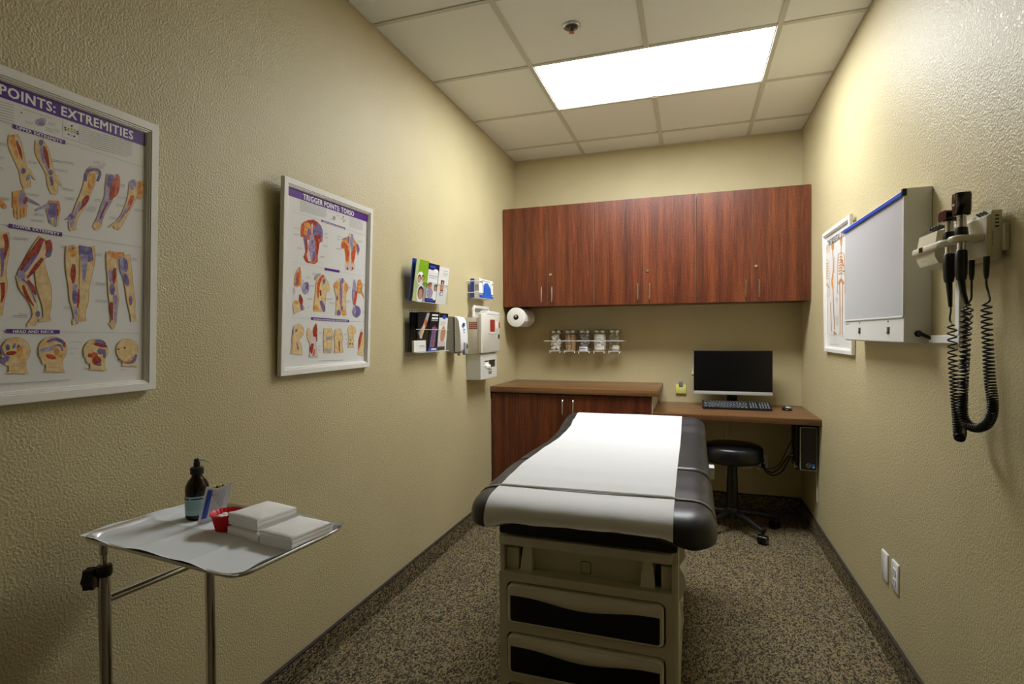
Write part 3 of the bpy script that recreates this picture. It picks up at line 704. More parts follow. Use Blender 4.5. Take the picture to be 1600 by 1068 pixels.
for k, x in enumerate(JX):
    t = thing('sundry_jar', jl[k], 'jar', (x, JY, JZ), 'sundry jars in the wall rack')
    b = MB(); b.lathe([(.044, 0), (.050, .004), (JR, .010), (JR, .142), (.048, .150), (.046, .150), (.0485, .140), (.0485, .011), (.043, .006)], (x, JY, JZ), 28); b.build('glass', 'jar_glass', t)
    b = MB(); b.lathe([(.050, .149), (.0525, .150), (.0525, .166), (.049, .170), (.012, .172), (.008, .176), (.009, .184), (.005, .187)], (x, JY, JZ), 28); b.build('lid', 'brushed', t)
    b = MB(); dd = MB()
    if k == 0:
        for q in range(60): a = random.uniform(0, 6.28); r = random.uniform(.012, .034); b.ball((x+r*math.cos(a), JY+r*math.sin(a), JZ+.018+.0019*q), .0135, seg=8)
        b.build('cotton_balls', 'cotton', t)
    elif k == 1:
        for q in range(46):
            a = random.uniform(0, 6.28); r = random.uniform(.005, .037); cx_, cy_ = x+r*math.cos(a), JY+r*math.sin(a); an = random.uniform(0, 3.14); tl = random.uniform(-.006, .006)
            e = Vector((math.cos(an), math.sin(an), 0))*.008; n_ = Vector((-math.sin(an), math.cos(an), 0))*.0008
            b.loft([[Vector((cx_+tl*h, cy_, JZ+.012+.12*h))+s1*e+s2*n_ for s1, s2 in ((-1, -1), (1, -1), (1, 1), (-1, 1))] for h in (0, 1)])
        b.build('tongue_depressors', 'wood_stick', t, smooth=False)
    elif k == 2:
        for q in range(48):
            a = random.uniform(0, 6.28); r = random.uniform(.008, .028); an = random.uniform(0, 3.14); z = JZ+.02+.0024*q
            b.box((-.015, -.022, -.002), (.015, .022, .002)) if False else None
            e = Vector((math.cos(an), math.sin(an), random.uniform(-.6, .6))).normalized()*.016; g_ = Vector((-math.sin(an), math.cos(an), random.uniform(-.5, .9))).normalized()*.010
            c = Vector((x+r*math.cos(a), JY+r*math.sin(a), z)); nn = e.cross(g_).normalized()*.0012
            b.loft([[c+s1*e+s2*g_+s3*nn for s1, s2 in ((-1, -1), (1, -1), (1, 1), (-1, 1))] for s3 in (-1, 1)])
        b.build('packets', 'viewer_diffuser', t, smooth=False)
    elif k == 3:
        b.lathe([(.03, .012), (.045, .016), (.0462, .06), (.0455, .10), (.046, .134), (.03, .138)], (x, JY, JZ), 20); b.build('gauze', 'cotton', t)
    else:
        b.ball((x+.006, JY-.006, JZ+.028), .024, (1.35, 1.2, 1.1), 10); b.build('bundle', 'cotton', t)
    # printed oval and label on the glass
    def jf(u, v, d, x=x): a = -PI/2+u/JR; return (x+(JR+d)*math.cos(a), JY+(JR+d)*math.sin(a), JZ+v)
    b = MB()
    ov = [(.034*math.cos(q*2*PI/28), .074+.030*math.sin(q*2*PI/28)) for q in range(28)]; iv = [(u*.93, .074+(v-.074)*.92) for u, v in ov]
    A = [b.v(jf(u, v, .0006)) for u, v in ov]; Bq = [b.v(jf(u, v, .0006)) for u, v in iv]
    for q in range(28): b.f([A[q], A[(q+1) % 28], Bq[(q+1) % 28], Bq[q]])
    b.box((x-.018, JY-JR-.001, JZ+.072), (x+.012, JY-JR+.0005, JZ+.075))
    b.build('printed_oval', 'print_grey' if k in (0, 1, 4) else 'print_violet', t)
    if k == 2:
        b = MB(); b.sheet(lambda u, v: jf(-.045+.075*u, .010+.030*v, .0008), 8, 2); b.build('sticker', 'outlet_white', t)
        b = MB(); b.sheet(lambda u, v: jf(-.036+.052*u, .020+.008*v, .0012), 8, 1); b.build('sticker_print', 'print_violet', t)

# ================================================================== POSTERS
class Print:
    """flat print on a plane: shapes are given in pixels of a photo crop and mapped by ray to the sheet"""
    def __init__(s, plane_pt, plane_n, un, vn, ox, oy, k):
        s.p = Vector(plane_pt); s.n = Vector(plane_n).normalized(); s.ox, s.oy, s.k = ox, oy, k
        s.mb = MB(); s.mats = []; s.lay = 0; s.clip = None
    def crop(s, ox, oy, k): s.ox, s.oy, s.k = ox, oy, k
    def w(s, x, y):
        d = ray(s.ox+x/s.k, s.oy+y/s.k); t_ = (s.p-CAM).dot(s.n)/d.dot(s.n)
        return CAM + d*t_ + s.n*(.0003+s.lay*5e-6)
    def use(s, m):
        if m not in s.mats: s.mats.append(m)
        s.mb.mi = s.mats.index(m); s.lay += 1
    def poly(s, pts, m):
        s.use(m); s.mb.f([s.mb.v(s.w(*p)) for p in pts])
    def quad(s, x0, y0, x1, y1, m, dy=0): s.poly([(x0, y0), (x1, y0+dy), (x1, y1+dy), (x0, y1)], m)
    def ell(s, x, y, rx, ry, m, rot=0, n=14):
        c_, s_ = math.cos(rot), math.sin(rot)
        s.poly([(x+rx*math.cos(2*PI*k/n)*c_-ry*math.sin(2*PI*k/n)*s_, y+rx*math.cos(2*PI*k/n)*s_+ry*math.sin(2*PI*k/n)*c_) for k in range(n)], m)
    def stroke(s, P, m, n=4):
        s.use(m); P = catmull(P, n) if len(P) > 2 else [tuple(p) for p in P]
        Lf, Rt = [], []
        for i, (x, y, w_) in enumerate(P):
            a = P[max(i-1, 0)]; c = P[min(i+1, len(P)-1)]; dx, dy = c[0]-a[0], c[1]-a[1]; q = math.hypot(dx, dy) or 1
            Lf.append((x-dy/q*w_/2, y+dx/q*w_/2)); Rt.append((x+dy/q*w_/2, y-dx/q*w_/2))
        A = [s.mb.v(s.w(*p)) for p in Lf]; B = [s.mb.v(s.w(*p)) for p in Rt]
        for i in range(len(A)-1): s.mb.f([A[i], A[i+1], B[i+1], B[i]])
    def limb(s, P, m='print_skin', edge='print_skin_dark'):
        s.stroke([(x, y, w_*1.07+2) for x, y, w_ in P], edge); s.stroke(P, m)
    def lines(s, x0, y0, x1, n, step, slope, m='print_grey', h=3):
        for k in range(n):
            xe = x1-random.uniform(0, .18)*(x1-x0) if k == n-1 else x1
            s.stroke([(x0, y0+k*step, h), (xe, y0+k*step+slope*(xe-x0), h)], m)
    def note(s, x, y, w_, n=2, sl=.1): s.lines(x, y, x+w_, n, 9, sl, 'print_grey', 2.4)
    def text(s, txt, x0, y0, x1, y1, h0, h1, m, bold=.02):   # baseline from (x0,y0) to (x1,y1), letter heights
        s.use(m); V, Fc = text_mesh(txt, bold); X = [p[0] for p in V]; Y = [p[1] for p in V]; a, c, d, e = min(X), max(X), min(Y), max(Y)
        vv = []
        for i, (x, y) in enumerate(V):
            if i and i*4//len(V) != (i-1)*4//len(V): s.lay += 4
            q = (x-a)/(c-a); h = (y-d)/(e-d); vv.append(s.mb.v(s.w(x0+(x1-x0)*q, y0+(y1-y0)*q-(h0+(h1-h0)*q)*h)))
        for q in Fc: s.mb.f([vv[i] for i in q])
    def done(s, name, parent): return s.mb.build(name, s.mats, parent, smooth=False, recalc=False)
def poster(name, label, side, y0, y1, zb, zt_, xb, xt):
    """leaning framed poster; side -1: left wall, +1: right wall. returns root, plane point, normal"""
    sgn = 1 if side < 0 else -1; wx = 0 if side < 0 else W
    def P(u, v, d):  # u 0..1 along y, v 0..1 up, d metres out of front plane
        x = wx+sgn*(xb+(xt-xb)*v+d); return Vector((x, y0+(y1-y0)*u, zb+(zt_-zb)*v))
    t = thing(name, label, 'poster', (wx+sgn*xb/2, (y0+y1)/2, zb))
    ww, hh = y1-y0, zt_-zb
    prof = [(0, -.016), (0, -.002), (.002, 0), (.020, 0), (.0208, -.0035), (.0240, -.0028), (.0248, -.0065), (.0278, -.0058), (.0286, -.010), (.030, -.010), (.030, -.014)]
    b = MB(); rings = []
    for ins, d in prof:
        rings.append([P(u, v, d) for u, v in ((ins/ww, ins/hh), (1-ins/ww, ins/hh), (1-ins/ww, 1-ins/hh), (ins/ww, 1-ins/hh))])
    b.loft(rings, True, False, False); b.build('frame', 'white_frame', t, ang=20)
    b = MB(); b.prism([(.029/ww, .029/hh), (1-.029/ww, .029/hh), (1-.029/ww, 1-.029/hh), (.029/ww, 1-.029/hh)], P, -.015, -.0125); b.build('sheet', 'poster_paper', t, smooth=False)
    p0 = P(.5, .5, -.0125); n = (P(1, 0, 0)-P(0, 0, 0)).cross(P(0, 1, 0)-P(0, 0, 0)).normalized(); n = n if n.x*sgn > 0 else -n
    return t, p0, n, P, ww, hh

# --- extremities chart (nearest on the left wall)
t, p0, n0, P1, ww, hh = poster('anatomy_poster', 'white framed trigger points extremities anatomy chart above the instrument tray', -1, .517, 1.083, 1.160, 1.872, .022, .050)
pr = Print(p0, n0, 0, 0, 0, 80, 3.8148)
b = MB(); i0 = .0295
b.f([b.v(P1(u/ww, v/hh, -.0121)) for u, v in ((i0, hh-i0-.034), (ww-i0, hh-i0-.034), (ww-i0, hh-i0), (i0, hh-i0))]); b.build('title_band', 'print_purple', t, smooth=False)
tb = MB(); put_text(tb, 'TRIGGER POINTS: EXTREMITIES', lambda u, v, d: P1(u/ww, v/hh, -.0117+d), .090, hh-i0-.0285, .5035, hh-i0-.0065, 0, .026); tb.build('title_lettering', 'print_white', t, smooth=False)
# small text block and key
pr.lines(-40, 290, 84, 8, 16, .26); pr.note(140, 345, 200, 1, .33); pr.note(150, 415, 50, 2, .25); pr.note(270, 455, 85, 3, .2); pr.note(285, 425, 45, 2, .2)
pr.ell(240, 425, 32, 22, 'print_lilac', .2); pr.ell(252, 410, 22, 14, 'print_lilac'); pr.ell(237, 433, 5, 4, 'print_red'); pr.ell(128, 366, 5, 4, 'print_red')
for x, y, m in ((427, 445, 'print_black'), (388, 455, 'print_red'), (390, 468, 'print_red'), (408, 462, 'print_green'), (410, 474, 'print_yellow'), (427, 465, 'print_green'), (428, 480, 'print_orange'), (445, 470, 'print_orange'), (446, 484, 'print_green'), (462, 478, 'print_blue'), (463, 491, 'print_navy'), (408, 495, 'print_blue'), (425, 502, 'print_cyan'), (442, 507, 'print_navy')): pr.ell(x, y, 6, 6, m, n=8)
for a in (((375, 405, 2), (370, 510, 2)), ((372, 510, 2), (530, 562, 2)), ((476, 440, 2), (474, 545, 2)), ((533, 460, 2), (531, 563, 2))): pr.stroke(list(a), 'print_grey')
pr.lines(482, 450, 528, 7, 13, .25, h=2.2); pr.lines(538, 478, 786, 9, 11.5, .26, h=3)
pr.poly([(76, 434), (390, 532), (388, 556), (74, 458)], 'print_purple'); pr.text('UPPER EXTREMITY', 97, 462, 372, 549, 19, 16, 'print_white', .022)
pr.stroke([(-30, 400, 1.6), (76, 446, 1.6)], 'print_grey'); pr.stroke([(390, 545, 1.6), (858, 692, 1.6)], 'print_grey')
# arms, hands
pr.limb([(78, 495, 50), (88, 560, 78), (118, 650, 58), (138, 710, 48), (150, 765, 56), (160, 815, 40)]); pr.stroke([(160, 700, 24), (182, 725, 18), (210, 768, 9)], 'print_skin')
pr.stroke([(70, 500, 30), (80, 560, 26), (105, 640, 14)], 'print_orange'); pr.stroke([(98, 545, 12), (112, 575, 20), (124, 620, 14), (131, 645, 5)], 'print_red'); pr.ell(100, 542, 9, 12, 'print_violet'); pr.ell(138, 713, 15, 18, 'print_violet'); pr.ell(165, 755, 10, 22, 'print_lilac', .3)
for k in range(4): pr.stroke([(135+k*13, 770, 10), (140+k*12, 822-abs(k-1)*5, 7)], 'print_skin')
pr.limb([(232, 525, 42), (250, 600, 78), (285, 690, 56), (302, 740, 50), (312, 790, 60), (325, 850, 38)]); pr.stroke([(328, 740, 24), (345, 770, 18), (368, 802, 8)], 'print_skin')
pr.stroke([(240, 560, 20), (258, 640, 24), (290, 720, 12)], 'print_lilac'); pr.stroke([(260, 565, 12), (272, 610, 26), (283, 660, 18), (292, 700, 6)], 'print_red'); pr.ell(243, 545, 15, 17, 'print_violet'); pr.ell(300, 722, 14, 18, 'print_violet'); pr.stroke([(300, 745, 22), (312, 800, 14), (322, 830, 6)], 'print_violet')
for k in range(4): pr.stroke([(300+k*12, 800, 10), (310+k*9, 858-abs(k-2)*5, 7)], 'print_skin')
pr.limb([(105, 830, 60), (115, 880, 78), (118, 930, 84)], 'print_orange')
for k in range(4): pr.stroke([(88+k*21, 920, 19), (90+k*20, 965, 17), (92+k*19, 1002-abs(k-1)*8, 13)], 'print_orange'); pr.stroke([(88+k*21, 930, 5), (91+k*20, 990, 3)], 'print_skin')
pr.stroke([(130, 840, 30), (135, 890, 55), (130, 925, 30)], 'print_lilac'); pr.stroke([(150, 880, 30), (185, 893, 18), (235, 918, 9)], 'print_lilac'); pr.ell(150, 890, 10, 25, 'print_red', .4)
pr.limb([(322, 890, 50), (318, 930, 76), (314, 965, 78)], 'print_orange')
for k in range(4): pr.stroke([(285+k*20, 950, 18), (294+k*17, 1000, 15), (303+k*13, 1047-abs(k-2)*9, 11)], 'print_skin' if k % 2 else 'print_lilac')
pr.stroke([(318, 905, 40), (308, 945, 60), (310, 990, 30)], 'print_violet'); pr.stroke([(290, 920, 28), (250, 930, 18), (210, 950, 8)], 'print_lilac'); pr.ell(342, 960, 6, 24, 'print_red')
pr.limb([(590, 705, 28), (545, 722, 60), (530, 790, 62), (508, 850, 56), (480, 915, 54), (445, 985, 40), (430, 1030, 44), (435, 1068, 34)]); pr.stroke([(545, 700, 14), (600, 690, 26), (625, 668, 12)], 'print_pale')
pr.stroke([(508, 775, 16), (512, 735, 20), (535, 708, 18), (580, 708, 18), (596, 735, 14), (580, 775, 14)], 'print_violet'); pr.stroke([(545, 730, 40), (540, 790, 36), (525, 845, 20)], 'print_orange'); pr.stroke([(525, 860, 16), (510, 885, 36), (485, 925, 22), (462, 955, 8)], 'print_red'); pr.stroke([(480, 900, 22), (450, 960, 22), (430, 1000, 30), (425, 1050, 16)], 'print_lilac'); pr.ell(425, 985, 14, 16, 'print_violet'); pr.stroke([(420, 990, 20), (385, 1003, 8)], 'print_lilac')
pr.ell(690, 800, 24, 70, 'print_redorange', .12); pr.limb([(668, 735, 58), (660, 800, 64), (650, 865, 52), (620, 930, 42), (598, 985, 34), (580, 1040, 42)], 'print_lilac'); pr.ell(660, 780, 25, 44, 'print_violet'); pr.ell(685, 810, 22, 62, 'print_redorange', .1); pr.stroke([(672, 800, 30), (660, 870, 26), (650, 880, 10)], 'print_red'); pr.stroke([(640, 900, 12), (610, 960, 12), (595, 1000, 8)], 'print_red'); pr.ell(578, 1040, 26, 26, 'print_skin')
pr.stroke([(835, 775, 40), (838, 820, 40), (822, 880, 26)], 'print_orange'); pr.limb([(795, 780, 50), (790, 850, 50), (770, 910, 42), (735, 985, 34), (705, 1030, 40), (690, 1060, 30)]); pr.ell(790, 795, 20, 32, 'print_lilac', .2); pr.stroke([(790, 860, 24), (770, 915, 26), (745, 965, 14)], 'print_redorange'); pr.stroke([(765, 920, 14), (730, 980, 16), (705, 1020, 10)], 'print_lilac'); pr.stroke([(700, 1020, 26), (645, 1050, 8)], 'print_skin')
for x, y, w_ in ((165, 655, 55), (305, 645, 135), (320, 700, 85), (148, 845, 90), (370, 815, 70), (385, 870, 60), (555, 655, 40), (560, 880, 40), (690, 790, 55), (700, 865, 60), (690, 912, 45), (800, 940, 60), (200, 965, 60), (185, 1000, 70), (510, 940, 60), (525, 925, 50), (-20, 545, 60), (-20, 625, 45), (-20, 690, 40), (5, 870, 60), (650, 985, 50)): pr.note(x, y, w_, 2, .15)
pr.limb([(-30, 880, 40), (5, 905, 34), (35, 935, 12)], 'print_orange')
# lower extremity
pr.crop(0, 340, 3.559)
pr.poly([(47, 32), (344, 82), (344, 104), (47, 54)], 'print_purple'); pr.text('LOWER EXTREMITY', 70, 52, 330, 98, 18, 15, 'print_white', .022); pr.stroke([(344, 95, 1.6), (792, 166, 1.6)], 'print_grey'); pr.stroke([(-30, 32, 1.6), (47, 42, 1.6)], 'print_grey')
pr.limb([(20, 80, 50), (20, 180, 56), (12, 290, 40), (15, 380, 46), (5, 470, 30), (-10, 540, 40)]); pr.stroke([(25, 90, 24), (35, 150, 24), (20, 230, 12)], 'print_red'); pr.stroke([(5, 170, 26), (12, 260, 18), (5, 330, 10)], 'print_violet'); pr.stroke([(12, 360, 26), (15, 420, 20), (5, 470, 10)], 'print_red')
pr.limb([(215, 240, 50), (228, 320, 66), (245, 400, 74), (258, 480, 50), (256, 540, 34), (262, 575, 42)]); pr.stroke([(265, 560, 36), (215, 570, 16)], 'print_skin')
pr.limb([(255, 120, 76), (215, 190, 92), (160, 265, 72), (115, 318, 46)]); pr.limb([(108, 315, 44), (140, 380, 70), (175, 450, 46), (192, 510, 30), (195, 550, 34), (180, 595, 30)]); pr.stroke([(190, 560, 36), (165, 590, 26), (148, 600, 14)], 'print_skin')
pr.stroke([(235, 115, 30), (205, 170, 48), (150, 245, 42), (108, 305, 12)], 'print_red'); pr.stroke([(205, 205, 14), (160, 260, 24), (118, 315, 14)], 'print_violet'); pr.stroke([(262, 125, 34), (272, 175, 36), (258, 215, 20)], 'print_red'); pr.ell(270, 200, 14, 22, 'print_violet', .3); pr.stroke([(235, 225, 16), (200, 270, 26), (150, 335, 12)], 'print_red'); pr.stroke([(245, 130, 8), (215, 205, 10), (150, 300, 8)], 'print_pale')
pr.ell(115, 325, 22, 32, 'print_lilac'); pr.stroke([(125, 375, 14), (145, 430, 20), (185, 490, 8)], 'print_red'); pr.stroke([(150, 350, 16), (180, 390, 24), (195, 430, 10)], 'print_red'); pr.stroke([(120, 340, 12), (160, 380, 10), (195, 470, 8)], 'print_violet'); pr.ell(208, 535, 14, 18, 'print_violet')
pr.limb([(400, 160, 64), (400, 230, 74), (402, 310, 66), (408, 380, 56), (415, 450, 58), (422, 520, 36), (424, 570, 28), (400, 580, 26)]); pr.limb([(480, 160, 76), (485, 230, 80), (475, 320, 64), (466, 390, 52), (462, 460, 54), (455, 530, 34), (455, 575, 40)])
pr.ell(400, 185, 26, 34, 'print_orange'); pr.ell(405, 170, 8, 7, 'print_violet'); pr.poly([(440, 152), (510, 165), (517, 235), (490, 248), (435, 205)], 'print_violet'); pr.stroke([(465, 205, 40), (466, 270, 32), (465, 350, 14)], 'print_lilac'); pr.stroke([(408, 258, 16), (404, 310, 32), (405, 365, 12)], 'print_red'); pr.ell(414, 435, 16, 46, 'print_violet'); pr.ell(414, 385, 14, 20, 'print_lilac'); pr.stroke([(436, 395, 8), (434, 460, 14), (428, 500, 6)], 'print_red'); pr.stroke([(412, 490, 24), (428, 590, 12)], 'print_lilac')
pr.limb([(620, 190, 58), (620, 260, 58), (622, 330, 48), (625, 400, 50), (632, 460, 50), (632, 530, 34), (628, 585, 30), (612, 602, 40)]); pr.limb([(690, 205, 54), (700, 280, 56), (712, 350, 46), (720, 410, 42), (728, 470, 42), (735, 530, 26), (742, 575, 30)])
pr.stroke([(600, 190, 20), (640, 210, 40), (690, 210, 36)], 'print_orange'); pr.ell(692, 262, 17, 42, 'print_violet', -.1); pr.stroke([(672, 215, 18), (676, 290, 22), (690, 330, 12)], 'print_lilac'); pr.ell(700, 345, 14, 36, 'print_violet', -.2); pr.ell(724, 460, 10, 28, 'print_violet'); pr.stroke([(612, 290, 26), (615, 340, 22), (618, 380, 10)], 'print_lilac'); pr.stroke([(635, 280, 16), (632, 330, 22), (630, 370, 8)], 'print_red'); pr.ell(622, 400, 16, 32, 'print_violet'); pr.ell(638, 450, 14, 26, 'print_lilac'); pr.stroke([(620, 470, 16), (616, 500, 22), (622, 570, 6)], 'print_red'); pr.stroke([(640, 470, 20), (638, 580, 12)], 'print_lilac')
for x, y, w_ in ((75, 108, 85), (333, 155, 40), (520, 200, 45), (530, 360, 70), (528, 455, 70), (350, 495, 40), (100, 530, 55), (70, 540, 80), (730, 225, 35)): pr.note(x, y, w_, 2, .1)
pr.poly([(32, 618), (330, 623), (330, 644), (32, 640)], 'print_purple'); pr.text('HEAD AND NECK', 70, 640, 298, 641, 17, 15, 'print_white', .022); pr.stroke([(330, 633, 1.6), (770, 642, 1.6)], 'print_grey'); pr.stroke([(-30, 628, 1.6), (32, 629, 1.6)], 'print_grey')
def head(x, y, r, face=-1):
    pr.stroke([(x+face*-8, y+r*.5, r*1.3), (x+face*-12, y+r*1.25, r*1.25), (x+face*-12, y+r*1.5, r*1.6)], 'print_skin'); pr.ell(x, y-5, r*1.03, r*.98, 'print_skin_dark', n=20); pr.ell(x, y-5, r, r*.95, 'print_skin', n=20); pr.poly([(x+face*r*.7, y), (x+face*r*1.02, y+r*.35), (x+face*r*.85, y+r*.5), (x+face*r*.72, y+r*.95), (x, y+r*.95), (x, y)], 'print_skin')
head(85, 745, 80); pr.ell(40, 720, 12, 18, 'print_violet'); pr.ell(75, 712, 9, 16, 'print_violet', .4); pr.ell(100, 718, 10, 14, 'print_violet'); pr.ell(20, 790, 28, 16, 'print_violet', -.3); pr.ell(60, 752, 30, 12, 'print_red', -.1); pr.ell(108, 745, 18, 30, 'print_orange'); pr.stroke([(0, 720, 12), (20, 760, 14), (50, 775, 8)], 'print_violet')
head(290, 740, 78); pr.stroke([(258, 690, 12), (300, 675, 18), (345, 690, 18), (352, 715, 10)], 'print_violet'); pr.stroke([(220, 740, 22), (265, 730, 26), (300, 720, 16)], 'print_lilac'); pr.ell(312, 745, 16, 22, 'print_skin_dark'); pr.stroke([(295, 715, 8), (330, 708, 12), (345, 740, 8)], 'print_violet'); pr.ell(280, 772, 30, 14, 'print_redorange', .3); pr.ell(333, 770, 14, 12, 'print_orange'); pr.ell(355, 705, 8, 16, 'print_red')
head(530, 745, 68); pr.ell(555, 695, 32, 18, 'print_violet', .3); pr.ell(555, 708, 40, 10, 'print_red', .2); pr.ell(520, 765, 22, 18, 'print_redorange'); pr.ell(535, 795, 26, 26, 'print_red'); pr.ell(555, 742, 18, 18, 'print_violet'); pr.ell(577, 755, 10, 26, 'print_violet'); pr.ell(548, 816, 14, 8, 'print_violet'); pr.ell(495, 765, 10, 12, 'print_red')
head(705, 735, 60, -1); pr.ell(655, 730, 6, 5, 'print_dark'); pr.ell(690, 723, 7, 5, 'print_dark'); pr.stroke([(755, 760, 12), (740, 795, 18), (705, 805, 14), (670, 795, 10)], 'print_violet'); pr.stroke([(735, 770, 8), (715, 795, 10), (675, 800, 8)], 'print_orange'); pr.ell(662, 786, 8, 4, 'print_red')
for x, y, w_ in ((12, 675, 60), (388, 690, 62), (385, 725, 40), (385, 755, 30), (78, 825, 45), (268, 832, 70), (460, 835, 60), (665, 845, 40), (715, 822, 30)): pr.note(x, y, w_, 1, .02)
pr.stroke([(-20, 925, 4), (200, 912, 3.5), (388, 900, 3)], 'print_grey')
pr.done('printed_figures', t)

# --- torso chart
t, p0, n0, P2, ww, hh = poster('anatomy_poster', 'white framed trigger points torso anatomy chart beside the brochure holder', -1, 1.552, 2.111, 1.158, 1.868, .022, .050)
b = MB(); b.f([b.v(P2(u/ww, v/hh, -.0121)) for u, v in ((i0, hh-i0-.031), (ww-i0, hh-i0-.031), (ww-i0, hh-i0), (i0, hh-i0))]); b.build('title_band', 'print_purple', t, smooth=False)
tb = MB(); put_text(tb, 'TRIGGER POINTS: TORSO', lambda u, v, d: P2(u/ww, v/hh, -.0117+d), .112, hh-i0-.027, .430, hh-i0-.006, 0, .026); tb.build('title_lettering', 'print_white', t, smooth=False)
pr = Print(p0, n0, 0, 0, 420, 260, 6.283)
pr.lines(305, 335, 565, 9, 12, .27, 'print_grey', 4); pr.note(590, 440, 100, 1, .25); pr.ell(640, 505, 14, 22, 'print_lilac'); pr.note(660, 475, 40, 2); pr.note(600, 510, 30, 2)
for x, y, m in ((730, 495, 'print_black'), (712, 510, 'print_yellow'), (728, 515, 'print_green'), (748, 525, 'print_orange'), (735, 540, 'print_dark')): pr.ell(x, y, 5, 8, m, n=8)
pr.lines(790, 500, 920, 9, 11, .3, 'print_grey', 2.5)
pr.poly([(515, 522), (748, 600), (748, 620), (515, 542)], 'print_purple'); pr.text('UPPER TORSO AND SHOULDERS', 527, 546, 740, 617, 14, 13, 'print_white', .022)
pr.stroke([(230, 440, 1.5), (515, 530, 1.5)], 'print_grey'); pr.stroke([(748, 612, 1.5), (950, 680, 1.5)], 'print_grey'); pr.stroke([(225, 935, 1.5), (550, 1000, 1.5)], 'print_grey'); pr.stroke([(692, 1030, 1.5), (975, 1085, 1.5)], 'print_grey')
# front torso
pr.poly([(310, 640), (318, 575), (345, 540), (385, 525), (440, 520), (480, 545), (515, 585), (530, 640), (525, 740), (500, 745), (490, 800), (480, 870), (480, 935), (450, 958), (400, 950), (355, 930), (342, 880), (358, 840), (350, 760), (335, 690), (312, 690)], 'print_redorange')
pr.poly([(372, 535), (440, 520), (490, 560), (470, 580), (380, 560)], 'print_red'); pr.ell(375, 610, 38, 62, 'print_orange', .05); pr.ell(395, 640, 16, 34, 'print_violet'); pr.ell(330, 610, 18, 60, 'print_redorange', .1); pr.ell(462, 635, 36, 48, 'print_violet'); pr.stroke([(470, 560, 18), (505, 610, 34), (515, 680, 26), (512, 730, 10)], 'print_violet'); pr.ell(480, 690, 36, 20, 'print_red')
pr.stroke([(425, 560, 14), (424, 640, 10), (424, 700, 8)], 'print_pale'); pr.stroke([(420, 670, 44), (420, 750, 60), (428, 830, 50), (430, 940, 26)], 'print_lilac'); pr.stroke([(390, 720, 26), (372, 790, 26), (390, 870, 30), (400, 930, 26)], 'print_pale'); pr.stroke([(350, 680, 22), (365, 760, 30), (370, 840, 16)], 'print_violet'); pr.stroke([(365, 720, 14), (372, 800, 18), (370, 850, 10)], 'print_red'); pr.ell(424, 738, 10, 20, 'print_violet'); pr.stroke([(470, 700, 26), (478, 790, 20), (470, 870, 16)], 'print_red'); pr.stroke([(445, 830, 24), (438, 890, 26), (432, 940, 14)], 'print_violet'); pr.stroke([(345, 880, 24), (385, 945, 14)], 'print_red'); pr.stroke([(470, 905, 30), (435, 948, 16)], 'print_redorange')
# back torso
pr.poly([(790, 645), (780, 680), (735, 710), (712, 745), (710, 800), (740, 810), (750, 880), (755, 940), (760, 1000), (790, 1020), (795, 700)], 'print_orange'); pr.poly([(805, 645), (822, 690), (855, 740), (880, 770), (885, 830), (875, 880), (860, 810), (840, 900), (835, 960), (835, 1010), (805, 1025), (802, 700)], 'print_orange')
pr.ell(730, 770, 20, 34, 'print_redorange', .15); pr.stroke([(750, 760, 20), (770, 850, 40), (765, 930, 14)], 'print_redorange'); pr.stroke([(835, 780, 18), (830, 860, 40), (825, 940, 14)], 'print_redorange'); pr.stroke([(815, 660, 12), (815, 730, 36), (812, 830, 12)], 'print_lilac'); pr.stroke([(780, 690, 18), (780, 745, 14)], 'print_violet'); pr.stroke([(720, 715, 10), (760, 700, 12)], 'print_violet'); pr.stroke([(865, 765, 16), (878, 810, 24), (875, 850, 10)], 'print_violet'); pr.stroke([(765, 950, 40), (770, 1015, 40)], 'print_pale'); pr.stroke([(822, 950, 40), (822, 1015, 40)], 'print_pale'); pr.ell(770, 1000, 8, 14, 'print_red'); pr.ell(820, 1000, 8, 14, 'print_red')
for x, y, w_ in ((250, 600, 50), (240, 660, 60), (275, 795, 55), (540, 655, 40), (540, 690, 40), (535, 775, 40), (500, 880, 45), (670, 680, 40), (670, 710, 30), (660, 800, 50), (870, 730, 45)): pr.note(x, y, w_, 2, .1)
pr.poly([(548, 993), (692, 1022), (692, 1042), (548, 1013)], 'print_purple'); pr.text('POSTERIOR VIEW', 560, 1014, 683, 1038, 13, 12, 'print_white', .022)
pr.crop(420, 410, 5.622)
pr.poly([(220, 200), (225, 120), (250, 60), (275, 35), (285, 110), (282, 190), (255, 215)], 'print_orange'); pr.stroke([(248, 200, 16), (255, 130, 30), (268, 70, 8)], 'print_redorange'); pr.stroke([(235, 200, 10), (245, 120, 10)], 'print_violet'); pr.ell(322, 225, 32, 55, 'print_lilac'); pr.ell(335, 205, 16, 36, 'print_violet'); pr.stroke([(300, 150, 24), (285, 220, 14)], 'print_pale'); pr.stroke([(220, 220, 20), (225, 280, 10)], 'print_pale')
pr.limb([(230, 345, 40), (245, 380, 70), (270, 430, 100)], 'print_skin'); pr.ell(240, 350, 20, 20, 'print_orange'); pr.stroke([(272, 280, 10), (282, 330, 34), (285, 375, 14)], 'print_red'); pr.stroke([(285, 375, 30), (292, 420, 20)], 'print_violet')
